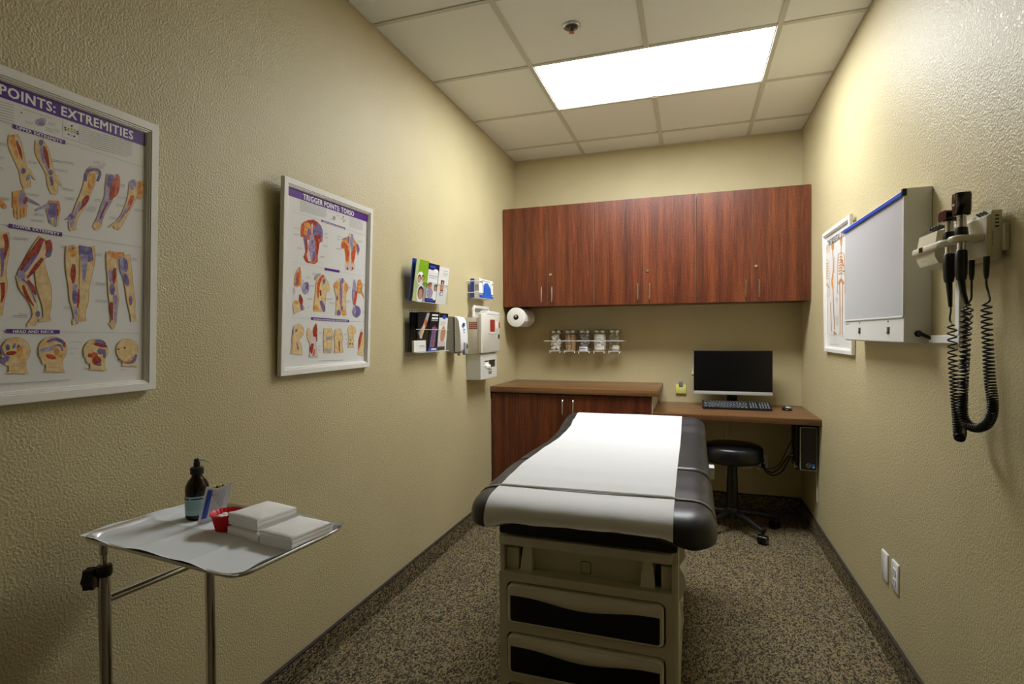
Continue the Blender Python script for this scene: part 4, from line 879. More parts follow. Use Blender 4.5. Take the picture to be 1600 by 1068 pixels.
pr.limb([(445, 115, 50), (460, 200, 90), (450, 300, 90), (440, 430, 96)], 'print_skin'); pr.limb([(470, 130, 40), (510, 200, 36), (515, 260, 20)], 'print_skin'); pr.stroke([(400, 150, 16), (425, 112, 26), (455, 100, 12)], 'print_grey'); pr.stroke([(480, 110, 20), (445, 160, 26), (430, 230, 22), (432, 310, 10)], 'print_redorange'); pr.ell(483, 165, 12, 26, 'print_violet'); pr.stroke([(450, 240, 18), (455, 290, 14)], 'print_red'); pr.stroke([(455, 335, 24), (475, 390, 36), (485, 430, 18)], 'print_violet'); pr.ell(410, 400, 24, 30, 'print_orange')
pr.limb([(635, 140, 30), (630, 200, 110), (632, 290, 84), (632, 380, 80), (632, 460, 92)], 'print_skin'); pr.ell(590, 200, 20, 30, 'print_orange'); pr.ell(678, 220, 18, 40, 'print_orange'); pr.stroke([(632, 150, 18), (632, 250, 30), (630, 370, 18)], 'print_lilac'); pr.stroke([(630, 170, 6), (634, 300, 8), (632, 380, 6)], 'print_red'); pr.ell(645, 160, 10, 26, 'print_violet'); pr.ell(612, 440, 20, 26, 'print_violet'); pr.ell(600, 310, 8, 24, 'print_violet'); pr.ell(640, 400, 10, 26, 'print_violet'); pr.ell(655, 440, 16, 26, 'print_orange')
pr.stroke([(752, 150, 12), (752, 220, 30), (748, 300, 34), (755, 380, 20)], 'print_lilac'); pr.stroke([(768, 250, 20), (758, 320, 26), (750, 370, 14)], 'print_redorange'); pr.stroke([(795, 150, 20), (798, 210, 50), (795, 270, 30)], 'print_orange'); pr.stroke([(800, 220, 20), (835, 310, 6)], 'print_skin_dark'); pr.ell(770, 430, 36, 52, 'print_violet'); pr.ell(752, 430, 12, 40, 'print_lilac')
for x, y, w_ in ((380, 95, 40), (330, 125, 30), (360, 200, 40), (335, 312, 45), (500, 312, 60), (530, 350, 50), (690, 215, 30), (665, 335, 50), (820, 190, 25), (820, 430, 30), (335, 385, 22)): pr.note(x, y, w_, 2, .06)
pr.poly([(490, 45), (620, 68), (620, 88), (490, 65)], 'print_purple')
pr.poly([(370, 478), (703, 503), (703, 523), (370, 503)], 'print_purple'); pr.text('ANTERIOR POSTERIOR AND SIMILAR BODY', 388, 502, 690, 519, 13, 12, 'print_white', .022); pr.stroke([(190, 480, 1.5), (370, 490, 1.5)], 'print_grey'); pr.stroke([(703, 514, 1.5), (850, 520, 1.5)], 'print_grey')
pr.crop(420, 410, 5.622)
pr.limb([(240, 545, 40), (258, 600, 96), (232, 680, 60), (245, 740, 80), (238, 805, 96)]); pr.ell(238, 597, 9, 14, 'print_violet', .4); pr.ell(210, 610, 6, 26, 'print_violet'); pr.stroke([(242, 705, 6), (258, 760, 18)], 'print_violet'); pr.stroke([(205, 642, 2), (285, 642, 2)], 'print_grey'); pr.stroke([(205, 735, 2), (240, 735, 2)], 'print_grey')
pr.limb([(360, 600, 50), (370, 650, 60), (385, 720, 50), (390, 830, 70)], 'print_pale'); pr.ell(350, 630, 18, 60, 'print_skin'); pr.stroke([(412, 535, 8), (405, 600, 40), (400, 650, 24)], 'print_red'); pr.stroke([(420, 600, 10), (420, 690, 8)], 'print_redorange'); pr.stroke([(382, 710, 20), (372, 760, 30), (375, 800, 10)], 'print_red'); pr.stroke([(400, 760, 14), (390, 820, 20)], 'print_redorange')
pr.limb([(515, 575, 60), (520, 640, 80), (515, 700, 70), (520, 790, 70)]); pr.poly([(495, 655), (553, 645), (553, 675), (500, 686)], 'print_grey'); pr.poly([(485, 750), (543, 765), (540, 795), (490, 775)], 'print_grey')
pr.limb([(605, 580, 40), (610, 650, 70), (610, 720, 60), (612, 790, 76)]); pr.stroke([(615, 690, 10), (618, 780, 8)], 'print_red')
pr.ell(728, 595, 38, 46, 'print_skin'); pr.stroke([(728, 620, 50), (722, 680, 46), (720, 745, 56)], 'print_skin'); pr.ell(712, 712, 5, 8, 'print_dark'); pr.ell(734, 715, 5, 8, 'print_dark'); pr.ell(715, 680, 5, 6, 'print_dark')
pr.stroke([(815, 610, 20), (800, 680, 24), (790, 770, 10)], 'print_red'); pr.stroke([(825, 650, 30), (828, 690, 36), (800, 810, 50)], 'print_skin'); pr.stroke([(810, 625, 16), (795, 740, 10)], 'print_redorange')
for x, y, w_ in ((440, 610, 22), (432, 730, 22), (432, 760, 22), (655, 625, 30), (672, 668, 16), (672, 705, 16), (800, 590, 30)): pr.note(x, y, w_, 2, .05)
pr.stroke([(440, 862, 4), (650, 855, 3)], 'print_grey')
pr.done('printed_figures', t)

# --- skeletal chart on the right wall
t, p0, n0, P3, ww, hh = poster('anatomy_poster', 'white framed skeletal system chart partly hidden behind the film viewer', 1, 2.985, 3.555, 1.190, 1.872, .018, .03)
tb = MB(); put_text(tb, 'THE SKELETAL SYSTEM', lambda u, v, d: P3(1-u/ww, v/hh, -.0117+d), .075, hh-.085, .50, hh-.05, 0, .03); tb.build('title_lettering', 'print_dark', t, smooth=False)
mb_ = MB()
pq = Print(p0, n0, 0, 0, 1280, 330, 4.65)
def skel(x, yt, yb, w_):
    h = yb-yt; f_ = lambda k: yt+h*k
    pq.ell(x, f_(.045), w_*.20, h*.045, 'print_bone'); pq.ell(x, f_(.075), w_*.14, h*.03, 'print_orange')
    pq.stroke([(x, f_(.09), w_*.10), (x, f_(.46), w_*.08)], 'print_bone')
    pq.stroke([(x-w_*.5, f_(.19), w_*.10), (x, f_(.17), w_*.12), (x+w_*.5, f_(.19), w_*.10)], 'print_bone')
    for k in range(7): pq.stroke([(x-w_*(.25+.03*min(k, 4)), f_(.22+.028*k), h*.010), (x, f_(.205+.028*k), h*.010), (x+w_*(.25+.03*min(k, 4)), f_(.22+.028*k), h*.010)], 'print_bone')
    pq.ell(x-w_*.2, f_(.46), w_*.2, h*.035, 'print_bone', .5); pq.ell(x+w_*.2, f_(.46), w_*.2, h*.035, 'print_bone', -.5)
    for s in (-1, 1):
        pq.stroke([(x+s*w_*.5, f_(.19), w_*.12), (x+s*w_*.58, f_(.35), w_*.09), (x+s*w_*.62, f_(.50), w_*.08), (x+s*w_*.60, f_(.58), w_*.14)], 'print_bone')
        pq.stroke([(x+s*w_*.25, f_(.48), w_*.14), (x+s*w_*.20, f_(.72), w_*.13), (x+s*w_*.20, f_(.74), w_*.16), (x+s*w_*.18, f_(.96), w_*.09), (x+s*w_*.24, f_(.995), w_*.2)], 'print_bone')
        pq.stroke([(x+s*w_*.22, f_(.52), w_*.05), (x+s*w_*.2, f_(.7), w_*.05)], 'print_orange')
skel(57, 240, 892, 26); skel(160, 178, 898, 44)
pq.ell(98, 250, 10, 34, 'print_bone'); pq.stroke([(98, 280, 5), (104, 400, 6), (98, 480, 9), (98, 560, 7)], 'print_bone'); pq.stroke([(98, 470, 10), (95, 520, 14), (100, 560, 9)], 'print_orange'); pq.stroke([(100, 560, 6), (106, 720, 6), (112, 860, 5)], 'print_bone'); pq.poly([(105, 865), (132, 892), (106, 895)], 'print_bone')
for k in range(9): pq.stroke([(106, 335+k*13, 4), (116, 338+k*13, 4)], 'print_orange')
pq.stroke([(72, 235, 4), (71, 300, 4)], 'print_bone'); pq.stroke([(82, 660, 4), (90, 870, 5)], 'print_bone')
for x, y, w_, n_ in ((120, 630, 18, 4), (120, 760, 22, 8), (60, 910, 8, 1), (115, 915, 8, 1), (165, 915, 8, 1), (80, 965, 70, 1), (125, 200, 10, 2), (45, 600, 20, 3), (130, 350, 8, 3)): pq.note(x, y, w_, n_, 0)
pq.stroke([(45, 895, 1.5), (190, 905, 1.5)], 'print_grey'); pq.stroke([(178, 440, 10), (184, 430, 6)], 'print_violet'); pq.stroke([(165, 350, 8), (178, 400, 5)], 'print_redorange')
pq.done('printed_figures', t)

# ================================================================== BROCHURE HOLDER
t = thing('brochure_holder', 'clear acrylic two-tier brochure holder on the wall beside the torso chart', 'brochure holder', (.02, 2.655, 1.19))
b = MB(); b.sheet(lambda u, v: (.004, 2.455+.40*u, 1.19+.415*v), 1, 1); b.build('back_plate', 'clear_acrylic', t)
b = MB(); b.tube([(.004, 2.455, 1.19), (.004, 2.455, 1.605), (.004, 2.855, 1.605), (.004, 2.855, 1.19), (.004, 2.455, 1.19)], .0016, 5); b.build('plate_edge', 'clear_white', t)
for z0, z1 in ((1.475, 1.585), (1.21, 1.33)):
    b = MB(); pk = [(2.46, z0, z1), (2.85, z0, z1)]
    G_ = [b.v(p) for p in ((.005, 2.46, z0), (.068, 2.46, z0), (.068, 2.85, z0), (.005, 2.85, z0), (.005, 2.46, z1), (.068, 2.46, z1), (.068, 2.85, z1), (.005, 2.85, z1))]
    for q in ((0, 1, 2, 3), (0, 1, 5, 4), (1, 2, 6, 5), (2, 3, 7, 6)): b.f([G_[i] for i in q])
    b.build('pocket', 'clear_acrylic', t, smooth=False)
    b = MB(); b.tube([(.0685, 2.46, z1), (.0685, 2.85, z1)], .0014, 6); b.tube([(.0685, 2.46, z0-.001), (.0685, 2.85, z0-.001)], .0016, 6); b.build('pocket_rim', 'clear_white', t)
def brochure(label, y0, y1, z0, h, x0, lean, th, base, shapes, group, rx=0.0):
    """sheet standing in a pocket: local u across (along +y), v up; shapes in 0..1 units"""
    wd_ = y1-y0
    def Pf(u, v, d): return Vector((x0+lean*v+d, y0+wd_*u+rx*v, z0+h*v))
    t = thing('brochure', label, 'brochure', (x0, (y0+y1)/2, z0), group)
    b = MB(); b.prism([(0, 0), (1, 0), (1, 1), (0, 1)], Pf, -th, 0); b.build('cover', base, t, smooth=False)
    b = MB(); mats = []
    for k, (kind, a, m) in enumerate(shapes):
        if m not in mats: mats.append(m)
        b.mi = mats.index(m); d = .0004+k*2e-5
        if kind == 'q': u0, v0, u1, v1 = a; pts = [(u0, v0), (u1, v0), (u1, v1), (u0, v1)]
        elif kind == 'e': cu_, cv, ru, rv = a; pts = [(cu_+ru*math.cos(2*PI*q/16), cv+rv*math.sin(2*PI*q/16)) for q in range(16)]
        else: pts = a
        b.f([b.v(Pf(u, v, d)) for u, v in pts])
    if shapes: b.build('printed_cover_art', mats, t, smooth=False)
    return t
G = 'brochures in the wall holder'
def face(u, v, s, hair='print_hair', asp=.66): return [('e', (u, v+s*.12, s*1.15, s*asp*1.22), hair), ('e', (u, v-s*.05, s*.85, s*asp), 'print_face')]
brochure('blue-edged brochure at the wall end of the upper tier', 2.462, 2.60, 1.478, .218, .030, .028, .006, 'print_blue', [], G)
brochure('lime green brochure with three smiling faces in the upper tier', 2.468, 2.608, 1.478, .216, .044, .030, .003, 'print_lime',
    [('p', [(.25, 1), (1, 1), (1, .3), (.55, .3), (.2, .62)], 'print_green'), ('q', (0, 0, .1, 1), 'print_lime'), ('e', (.42, .55, .26, .17), 'print_white'), ('e', (.55, .20, .30, .22), 'print_white'), ('q', (.72, 0, 1, .38), 'print_grey')]
    + face(.34, .53, .12) + face(.60, .56, .10) + face(.56, .19, .20), G)
brochure('white and blue brochure with a family photo in the upper tier', 2.602, 2.735, 1.478, .210, .047, .028, .003, 'poster_paper',
    [('q', (0, .84, 1, 1), 'print_navy'), ('q', (.12, .89, .62, .95), 'print_blue'), ('e', (.66, .83, .2, .05), 'print_white'), ('q', (.1, .68, .85, .70), 'print_grey'), ('q', (.1, .63, .75, .645), 'print_grey'), ('q', (0, 0, 1, .11), 'print_navy'), ('q', (.1, .03, .7, .09), 'print_blue'), ('e', (.32, .24, .27, .14), 'print_lilac'), ('e', (.78, .20, .22, .13), 'print_white')]
    + face(.30, .43, .11) + face(.78, .38, .12) + face(.1, .40, .09), G)
brochure('white brochure with three small portraits in the upper tier', 2.722, 2.850, 1.478, .205, .049, .030, .003, 'poster_paper',
    [('q', (.42, .90, .85, .915), 'print_grey'), ('q', (.42, .82, .9, .84), 'print_grey'), ('q', (.42, .77, .85, .785), 'print_grey'), ('q', (.28, .52, .62, .64), 'print_hair'), ('q', (.28, .39, .60, .50), 'print_face'), ('q', (.30, .34, .60, .385), 'print_red'), ('q', (.30, .22, .58, .32), 'print_violet'), ('e', (.46, .57, .10, .045), 'print_face'), ('e', (.46, .27, .09, .045), 'print_white')], G)
for k in range(4):
    brochure(['rearmost', 'second', 'third', 'foremost'][k]+' of four black-spined brochures stacked in the lower tier beside the card stack', 2.464+k*.014, 2.54+k*.014, 1.213, .215, .020+k*.007, .012, .002, 'print_black', [('q', (0, .96, .9, .99), 'print_grey')], G)
brochure('black brochure with a picture of a foot in the lower tier', 2.505, 2.640, 1.213, .210, .0465, .014, .002, 'print_black',
    [('p', [(.05, .45), (.30, .35), (.75, .75), (.95, .98), (.72, .98), (.40, .66)], 'print_grey'), ('p', [(.2, .36), (.36, .32), (.66, .68), (.5, .70)], 'print_skin'), ('e', (.62, .72, .10, .10), 'print_redorange'), ('e', (.28, .38, .10, .05), 'print_pale')], G)
brochure('black and purple brochure with a glowing leg in the lower tier', 2.630, 2.752, 1.213, .214, .0485, .016, .002, 'print_black',
    [('q', (.2, .82, .8, .94), 'print_white'), ('q', (.2, .86, .8, .90), 'print_black'), ('q', (.15, .77, .8, .80), 'print_grey'), ('p', [(.1, .1), (.55, .1), (.75, .60), (.30, .62)], 'print_violet'), ('p', [(.30, .12), (.42, .12), (.58, .66), (.48, .66)], 'print_red'), ('q', (0, 0, 1, .08), 'print_blue'), ('q', (.3, .02, .8, .06), 'print_white')], G)
brochure('white brochure with a portrait of a woman in the lower tier', 2.738, 2.848, 1.213, .210, .0505, .018, .002, 'poster_paper',
    [('q', (0, .88, 1, 1), 'print_black'), ('e', (.55, .90, .22, .06), 'print_blue'), ('q', (.18, .72, .75, .77), 'print_pale'), ('q', (.15, .68, .72, .695), 'print_grey'), ('q', (0, 0, .85, .10), 'print_dark'), ('e', (.55, .46, .26, .20), 'print_skin_dark'), ('e', (.48, .38, .24, .20), 'print_face'), ('q', (.1, .10, .9, .24), 'print_pale')], G)
t = thing('card_stack', 'stack of white cards standing at the bottom of the lower brochure tier', 'cards', (.05, 2.53, 1.213))
b = MB()
for k in range(5): b.box((.0495-.003*k, 2.470+k*.001, 1.2115), (.0515-.003*k, 2.600, 1.272-k*.0004), .0004, 1)
b.build('cards', 'paper_white', t, smooth=False)
b = MB(); b.box((.0515, 2.53, 1.232), (.0518, 2.59, 1.234)); b.box((.0515, 2.53, 1.240), (.0518, 2.585, 1.246)); b.build('print', 'print_grey', t, smooth=False)

# ================================================================== SANITIZER DISPENSER
t = thing('soap_dispenser', 'grey and white wall-mounted hand sanitizer dispenser with a push bar', 'dispenser', (.05, 3.015, 1.18))
b = MB(); b.prism([(0, 1.197), (.050, 1.187), (.058, 1.20), (.056, 1.40), (.046, 1.41), (0, 1.412)], lambda u, v, d: (u, 2.962+d, v), 0, .112); b.build('back_shell', 'device_grey', t)
b = MB(); pro = [(.050, 1.195), (.092, 1.20), (.100, 1.215), (.098, 1.30), (.086, 1.385), (.070, 1.408), (.048, 1.412)]
def cover(u, v, d): return (u, 2.966+d, v)
b.loft([[(.055+(u-.055)*.9, 2.962, 1.30+(v-1.30)*.985) for u, v in pro], [(u, 2.974, v) for u, v in pro], [(u, 3.060, v) for u, v in pro], [(.055+(u-.055)*.9, 3.074, 1.30+(v-1.30)*.985) for u, v in pro]]); b.build('cover', 'device_white', t, ang=50)
b = MB(); b.box((.088, 2.995, 1.178), (.112, 3.045, 1.255), .008); pb = b.build('push_bar', 'device_grey', t)
b = MB(); b.box((.1115, 3.010, 1.215), (.1128, 3.030, 1.243), .0005, 1); b.build('press_mark', 'slot_dark', pb)
b = MB(); b.cyl((.06, 3.01, 1.20), (.06, 3.01, 1.172), .012, .008, 12); b.build('nozzle', 'device_grey', t)
b = MB(); b.box((.0965, 2.992, 1.350), (.0985, 3.022, 1.372)) ; b.build('logo', 'print_blue', t, smooth=False)
b = MB(); b.box((.0992, 2.998, 1.327), (.1000, 3.018, 1.335)); b.box((.0995, 2.998, 1.312), (.1002, 3.016, 1.316)); b.build('logo_lines', 'logo_blue', t, smooth=False)

# ================================================================== GLOVE BOX AND HOLDER
t = thing('glove_box', 'white and blue cardboard box of disposable gloves on the wall', 'glove box', (.052, 3.42, 1.545))
GX0, GX1, GY0, GY1, GZ0, GZ1 = .022, .086, 3.292, 3.548, 1.545, 1.670
b = MB(); b.box((GX0, GY0, GZ0), (GX1, GY1, GZ1), .001, 1); b.build('carton', 'paper_white', t)
b = MB(); b.mi = 0
def q4(b, pts): b.f([b.v(p) for p in pts])
q4(b, [(GX0, GY0-.0004, GZ0), (GX0+.028, GY0-.0004, GZ0), (GX0+.028, GY0-.0004, GZ1), (GX0, GY0-.0004, GZ1)])
q4(b, [(GX1+.0004, GY0, GZ0), (GX1+.0004, GY1, GZ0), (GX1+.0004, GY1, GZ0+.018), (GX1+.0004, GY0, GZ0+.018)])
b.build('blue_print', 'print_blue', t, smooth=False)
b = MB(); cy_, cz_ = 3.420, 1.590
pts = [(cy_-.075, GZ0+.002), (cy_+.11, GZ0+.002), (cy_+.09, 1.585), (cy_+.072, 1.62), (cy_+.03, 1.648), (cy_-.02, 1.648), (cy_-.055, 1.63), (cy_-.075, 1.59)]
b.f([b.v((GX1+.0007, y, z)) for y, z in pts]); b.build('glove_picture', 'logo_blue', t, smooth=False)
b = MB(); b.mi = 0
for k in range(4): b.f([b.v((GX1+.0010, cy_-.05+k*.035+dy_, z)) for dy_, z in ((0, 1.56), (.012, 1.56), (.016, 1.62), (.004, 1.62))])
b.build('glove_fingers', 'print_blue', t, smooth=False)
b = MB()
q4(b, [(GX0+.032, GY0-.0004, 1.59), (GX0+.058, GY0-.0004, 1.59), (GX0+.058, GY0-.0004, 1.63), (GX0+.032, GY0-.0004, 1.63)]); q4(b, [(GX1+.0005, 3.33, 1.655), (GX1+.0005, 3.49, 1.655), (GX1+.0005, 3.49, 1.662), (GX1+.0005, 3.33, 1.662)])
b.build('grey_print', 'print_grey', t, smooth=False)
t = thing('glove_box_holder', 'white wire bracket holding the glove box to the wall', 'holder', (.03, 3.42, 1.54))
for z in (1.577, 1.652):
    b = MB(); b.tube([(.002, 3.278, z), (.088, 3.280, z), (.0905, 3.283, z), (.0905, 3.345, z)], .0028, 6); b.build('hoop', 'white_wire', t); b = MB(); b.tube([(.0905, 3.50, z), (.0905, 3.558, z), (.088, 3.562, z), (.002, 3.562, z)], .0028, 6); b.build('hoop', 'white_wire', t)
b = MB(); b.tube([(.003, 3.278, 1.655), (.003, 3.278, 1.54)], .0028, 6); b.tube([(.003, 3.562, 1.655), (.003, 3.562, 1.54)], .0028, 6); b.tube([(.0905, 3.345, 1.652), (.0905, 3.345, 1.577)], .0028, 6); b.tube([(.0905, 3.50, 1.652), (.0905, 3.50, 1.577)], .0028, 6)
b.tube([(.003, 3.34, 1.54), (.09, 3.34, 1.54)], .0028, 6); b.tube([(.003, 3.50, 1.54), (.09, 3.50, 1.54)], .0028, 6); b.build('upright', 'white_wire', t)

# ================================================================== SHARPS CABINET
t = thing('sharps_container', 'beige wall-mounted sharps cabinet with red windows below the glove box', 'sharps container', (.06, 3.42, 1.165))
SY0, SY1 = 3.256, 3.600
b = MB(); b.box((0, SY0, 1.172), (.094, SY1-.01, 1.412), .004); b.build('cabinet', 'sharps_beige', t)
xf_ = lambda u, v, d: (.094+d, u, v)
b = MB(); o = rrect(SY0-.004, 1.178, SY1, 1.440, .010); i_ = rrect(SY0+.002, 1.184, SY1-.006, 1.434, .008)
b.loft([[xf_(u, v, 0) for u, v in o], [xf_(u, v, .018) for u, v in o], [xf_(u, v, .022) for u, v in i_]]); dr = b.build('door', 'sharps_white', t)
b = MB(); b.prism(rrect(3.385, 1.305, 3.505, 1.410, .008), xf_, .0215, .0245); b.build('window_frame', 'sharps_beige', dr)
b = MB(); b.prism(rrect(3.400, 1.318, 3.490, 1.400, .004), xf_, .023, .0255); b.build('window', 'sharps_red', dr)
b = MB(); b.prism(rrect(3.56, 1.27, 3.585, 1.30, .008), xf_, .021, .026); b.build('lock', 'slot_dark', dr)
b = MB(); b.prism(rrect(3.52, 1.34, 3.56, 1.39, .006), xf_, .021, .024); b.build('warning_label', 'device_white', dr)
b = MB(); b.prism(rrect(3.575, 1.345, 3.598, 1.385, .004), xf_, .021, .026); b.build('red_tab', 'print_redorange', dr)
for r in range(4):
    for c in range(4):
        b = MB(); x0 = .026+c*.0145; z0 = 1.335+r*.0125; b.box((x0, SY0-.0006, z0), (x0+.0115, SY0+.001, z0+.010)); b.build('grille_slot', 'sharps_red', t, smooth=False)
b = MB(); b.loft([[(x, y, z) for x, y in ((.030, 3.30), (.112, 3.30), (.112, 3.585), (.030, 3.585))] for z in (1.405, 1.448)]); b.build('inner_bin', 'device_white', t, smooth=False)
b = MB(); b.tube([(.040, 3.295, 1.42), (.040, 3.295, 1.47), (.042, 3.305, 1.485), (.042, 3.555, 1.485), (.040, 3.565, 1.47), (.040, 3.565, 1.42)], .010, 8); b.build('bin_handle', 'device_white', t)
b = MB(); b.prism([(.060, 1.445), (.118, 1.437), (.118, 1.452), (.075, 1.462)], lambda u, v, d: (u, 3.35+d, v), 0, .235); b.build('bin_flap', 'device_white', t, smooth=False)
t = thing('wall_dispenser_box', 'pale grey wall box with a cut-out opening below the sharps cabinet', 'dispenser', (.05, 3.42, 1.0))
BX = .100
fnb = lambda u, v, d: (d, u, v)
outer = [(3.266, 1.003), (3.575, 1.003), (3.575, 1.172), (3.266, 1.172)]
ox0, ox1, oz0, oz1 = 3.345, 3.545, 1.075, 1.125
b = MB(); b.box((0, 3.266, 1.003), (BX-.004, 3.270, 1.171)); b.box((0, 3.571, 1.003), (BX-.004, 3.575, 1.171)); b.box((0, 3.270, 1.003), (BX-.004, 3.571, 1.007)); b.box((0, 3.270, 1.167), (BX-.004, 3.571, 1.171)); b.box((0, 3.270, 1.007), (.004, 3.571, 1.167)); b.build('housing', 'cabinet_grey', t, smooth=False)
b = MB()
for a, c in (((3.266, 1.003), (3.575, oz0)), ((3.266, oz1), (3.575, 1.171)), ((3.266, oz0), (ox0, oz1)), ((ox1, oz0), (3.575, oz1))): b.box((BX-.004, a[0], a[1]), (BX, c[0], c[1]))
bmesh.ops.remove_doubles(b.bm, verts=b.bm.verts, dist=1e-5); b.build('front', 'cabinet_grey', t, smooth=False)
b = MB(); b.box((.05, 3.36, 1.08), (.094, 3.44, 1.115), .008); b.box((.08, 3.37, 1.068), (.106, 3.45, 1.095), .008); b.build('wipes', 'paper_white', t)
b = MB(); b.box((.03, 3.45, 1.02), (.06, 3.54, 1.12)); b.build('carton', 'sticky_yellow', t, smooth=False)
b = MB(); b.box((BX-.001, 3.415, 1.030), (BX+.0008, 3.468, 1.062)); lb = b.build('label_plate', 'slot_dark', t, smooth=False)
b = MB(); b.box((BX, 3.42, 1.047), (BX+.0012, 3.463, 1.058)); b.box((BX, 3.425, 1.034), (BX+.0012, 3.450, 1.040)); b.build('label_print', 'print_lime', lb, smooth=False)

# ================================================================== RIGHT WALL: FILM VIEWER
VY0, VY1, VZ0, VZ1, VX = 2.120, 2.848, 1.266, 1.783, W-.076
t = thing('film_viewer', 'white wall-mounted x-ray film viewer with a blue strip along the top', 'film viewer', (W-.038, 2.48, VZ0)); viewer = t
b = MB(); b.box((VX, VY0, VZ0), (W, VY1, VZ1), .002, 1); b.build('housing', 'viewer_white', t)
b = MB(); b.box((VX-.0035, VY0+.010, VZ0+.092), (VX+.001, VY1-.004, VZ1-.022), .001, 1); b.build('screen', 'viewer_diffuser', t)
b = MB(); b.box((VX-.012, VY0-.002, VZ1-.026), (VX+.002, VY1, VZ1-.010), .002, 1); b.build('film_clip', 'blue_strip', t)
b = MB(); b.box((VX-.010, VY0-.004, VZ1-.026), (VX+.004, VY0+.010, VZ1-.002), .002, 1); b.build('clip_end', 'black_plastic', t)
b = MB(); b.box((VX-.006, VY0+.004, VZ0+.086), (VX+.001, VY1-.002, VZ0+.092), .001, 1); b.box((VX-.005, VY0, VZ0+.092), (VX+.001, VY0+.010, VZ1-.022), .001, 1); b.build('screen_rail', 'viewer_white', t)
b = MB(); b.box((VX-.002, VY0+.002, VZ0+.004), (VX+.001, VY1-.002, VZ0+.082), .0008, 1); b.build('control_panel', 'viewer_white', t)
for y in (2.27, 2.62):
    b = MB(); b.box((VX-.005, y-.013, VZ0+.032), (VX-.001, y+.013, VZ0+.056), .001, 1); s_ = b.build('switch', 'slot_dark', t)
    b = MB(); b.box((VX-.009, y-.006, VZ0+.036), (VX-.004, y+.011, VZ0+.053), .001, 1); b.build('rocker', 'device_white', s_)
    b = MB(); b.cyl((VX-.004, y, VZ0+.076), (VX-.001, y, VZ0+.076), .0032, seg=8); b.build('screw', 'slot_dark', t)
b = MB(); put_text(b, 'VIEWER', lambda u, v, d: (VX-.0024, VY1-.012-u, v), .0, VZ0+.070, .055, VZ0+.077, 0); b.build('maker_print', 'print_blue', t, smooth=False)
t = thing('cable_raceway', 'white L-shaped cable raceway running from film viewer to instrument station', 'raceway', (W-.005, 2.0, 1.268))
b = MB(); b.box((W-.014, 1.895, 1.268), (W, 2.106, 1.293), .002, 1); b.build('horizontal_run', 'viewer_white', t)
b = MB(); b.box((W-.014, 1.895, 1.293), (W, 1.922, 1.50), .002, 1); b.build('vertical_run', 'viewer_white', t)
b = MB(); b.tube(catmull([(W-.038, VY0+.002, 1.297), (W-.036, 2.108, 1.298), (W-.02, 2.100, 1.288), (W-.010, 2.090, 1.282)], 5), .006, 8); b.lathe([(.011, 0), (.011, -.005), (.007, -.008)], (W-.038, VY0+.001, 1.298), 14, axis='y'); b.build('power_cord', 'black_plastic', viewer)

# ================================================================== DIAGNOSTIC STATION
DY0, DY1 = 1.675, 1.975
t = thing('diagnostic_station', 'ivory wall-mounted instrument station with two black handheld scopes', 'diagnostic station', (W-.05, 1.84, 1.49))
b = MB(); b.box((W-.012, DY0-.012, 1.508), (W, DY1-.03, 1.575), .003); b.build('wall_bracket', 'diag_ivory', t)
b = MB(); b.box((W-.034, DY0, 1.488), (W-.010, DY1-.004, 1.612), .003); b.build('rear_housing', 'diag_ivory', t)
b = MB()
pr1 = [(W-.034, 1.490), (W-.085, 1.500), (W-.094, 1.520), (W-.094, 1.552), (W-.088, 1.592), (W-.034, 1.612)]
pr2 = [(W-.034, 1.490), (W-.042, 1.494), (W-.044, 1.520), (W-.044, 1.552), (W-.043, 1.596), (W-.034, 1.604)]
b.loft([[(x, y, z) for x, z in p] for p, y in ((pr2, DY0), (pr2, 1.74), (pr2, 1.815), (pr1, 1.838), (pr1, DY1-.008), ([(x*.97+W*.03-.002*0, z) for x, z in pr1], DY1))]); b.build('front_housing', 'diag_ivory', t, ang=30)
# cradle rim: one rail in front with two cups
HY = [1.772, 1.702]; HXx = W-.085
b = MB(); b.box((W-.106, 1.795, 1.535), (W-.086, DY1, 1.556), .007, 3); b.box((W-.072, DY0+.004, 1.535), (W-.040, 1.83, 1.556), .007, 3)
for hy in HY:
    ring = []
    for k in range(19):
        a = PI*.5+PI*k/18*1.0
        ring.append((HXx+.021*math.cos(a)*1.0, hy+.021*math.sin(a), 1.5455))
    b.tube([(W-.06, hy+.021, 1.5455)]+ring+[(W-.06, hy-.021, 1.5455)], .0085, 8)
b.build('cradle', 'diag_ivory', t, ang=60)
b = MB(); b.box((W-.1075, 1.890, 1.5385), (W-.105, 1.914, 1.5535), .0008, 1); b.build('display', 'black_gloss', t)
b = MB(); put_text(b, 'WelchAllyn', lambda u, v, d: (W-.0948, 1.925-u, v), 0, 1.509, .030, 1.516, 0); b.build('maker_lettering', 'diag_text', t, smooth=False)
b = MB()
for k in range(4): b.box((W-.026, DY0-.0006, 1.568+k*.009), (W-.018, DY0+.001, 1.572+k*.009))
b.box((W-.031, DY0-.0006, 1.52), (W-.030, DY0+.001, 1.56)); b.build('vent_slots', 'slot_dark', t, smooth=False)
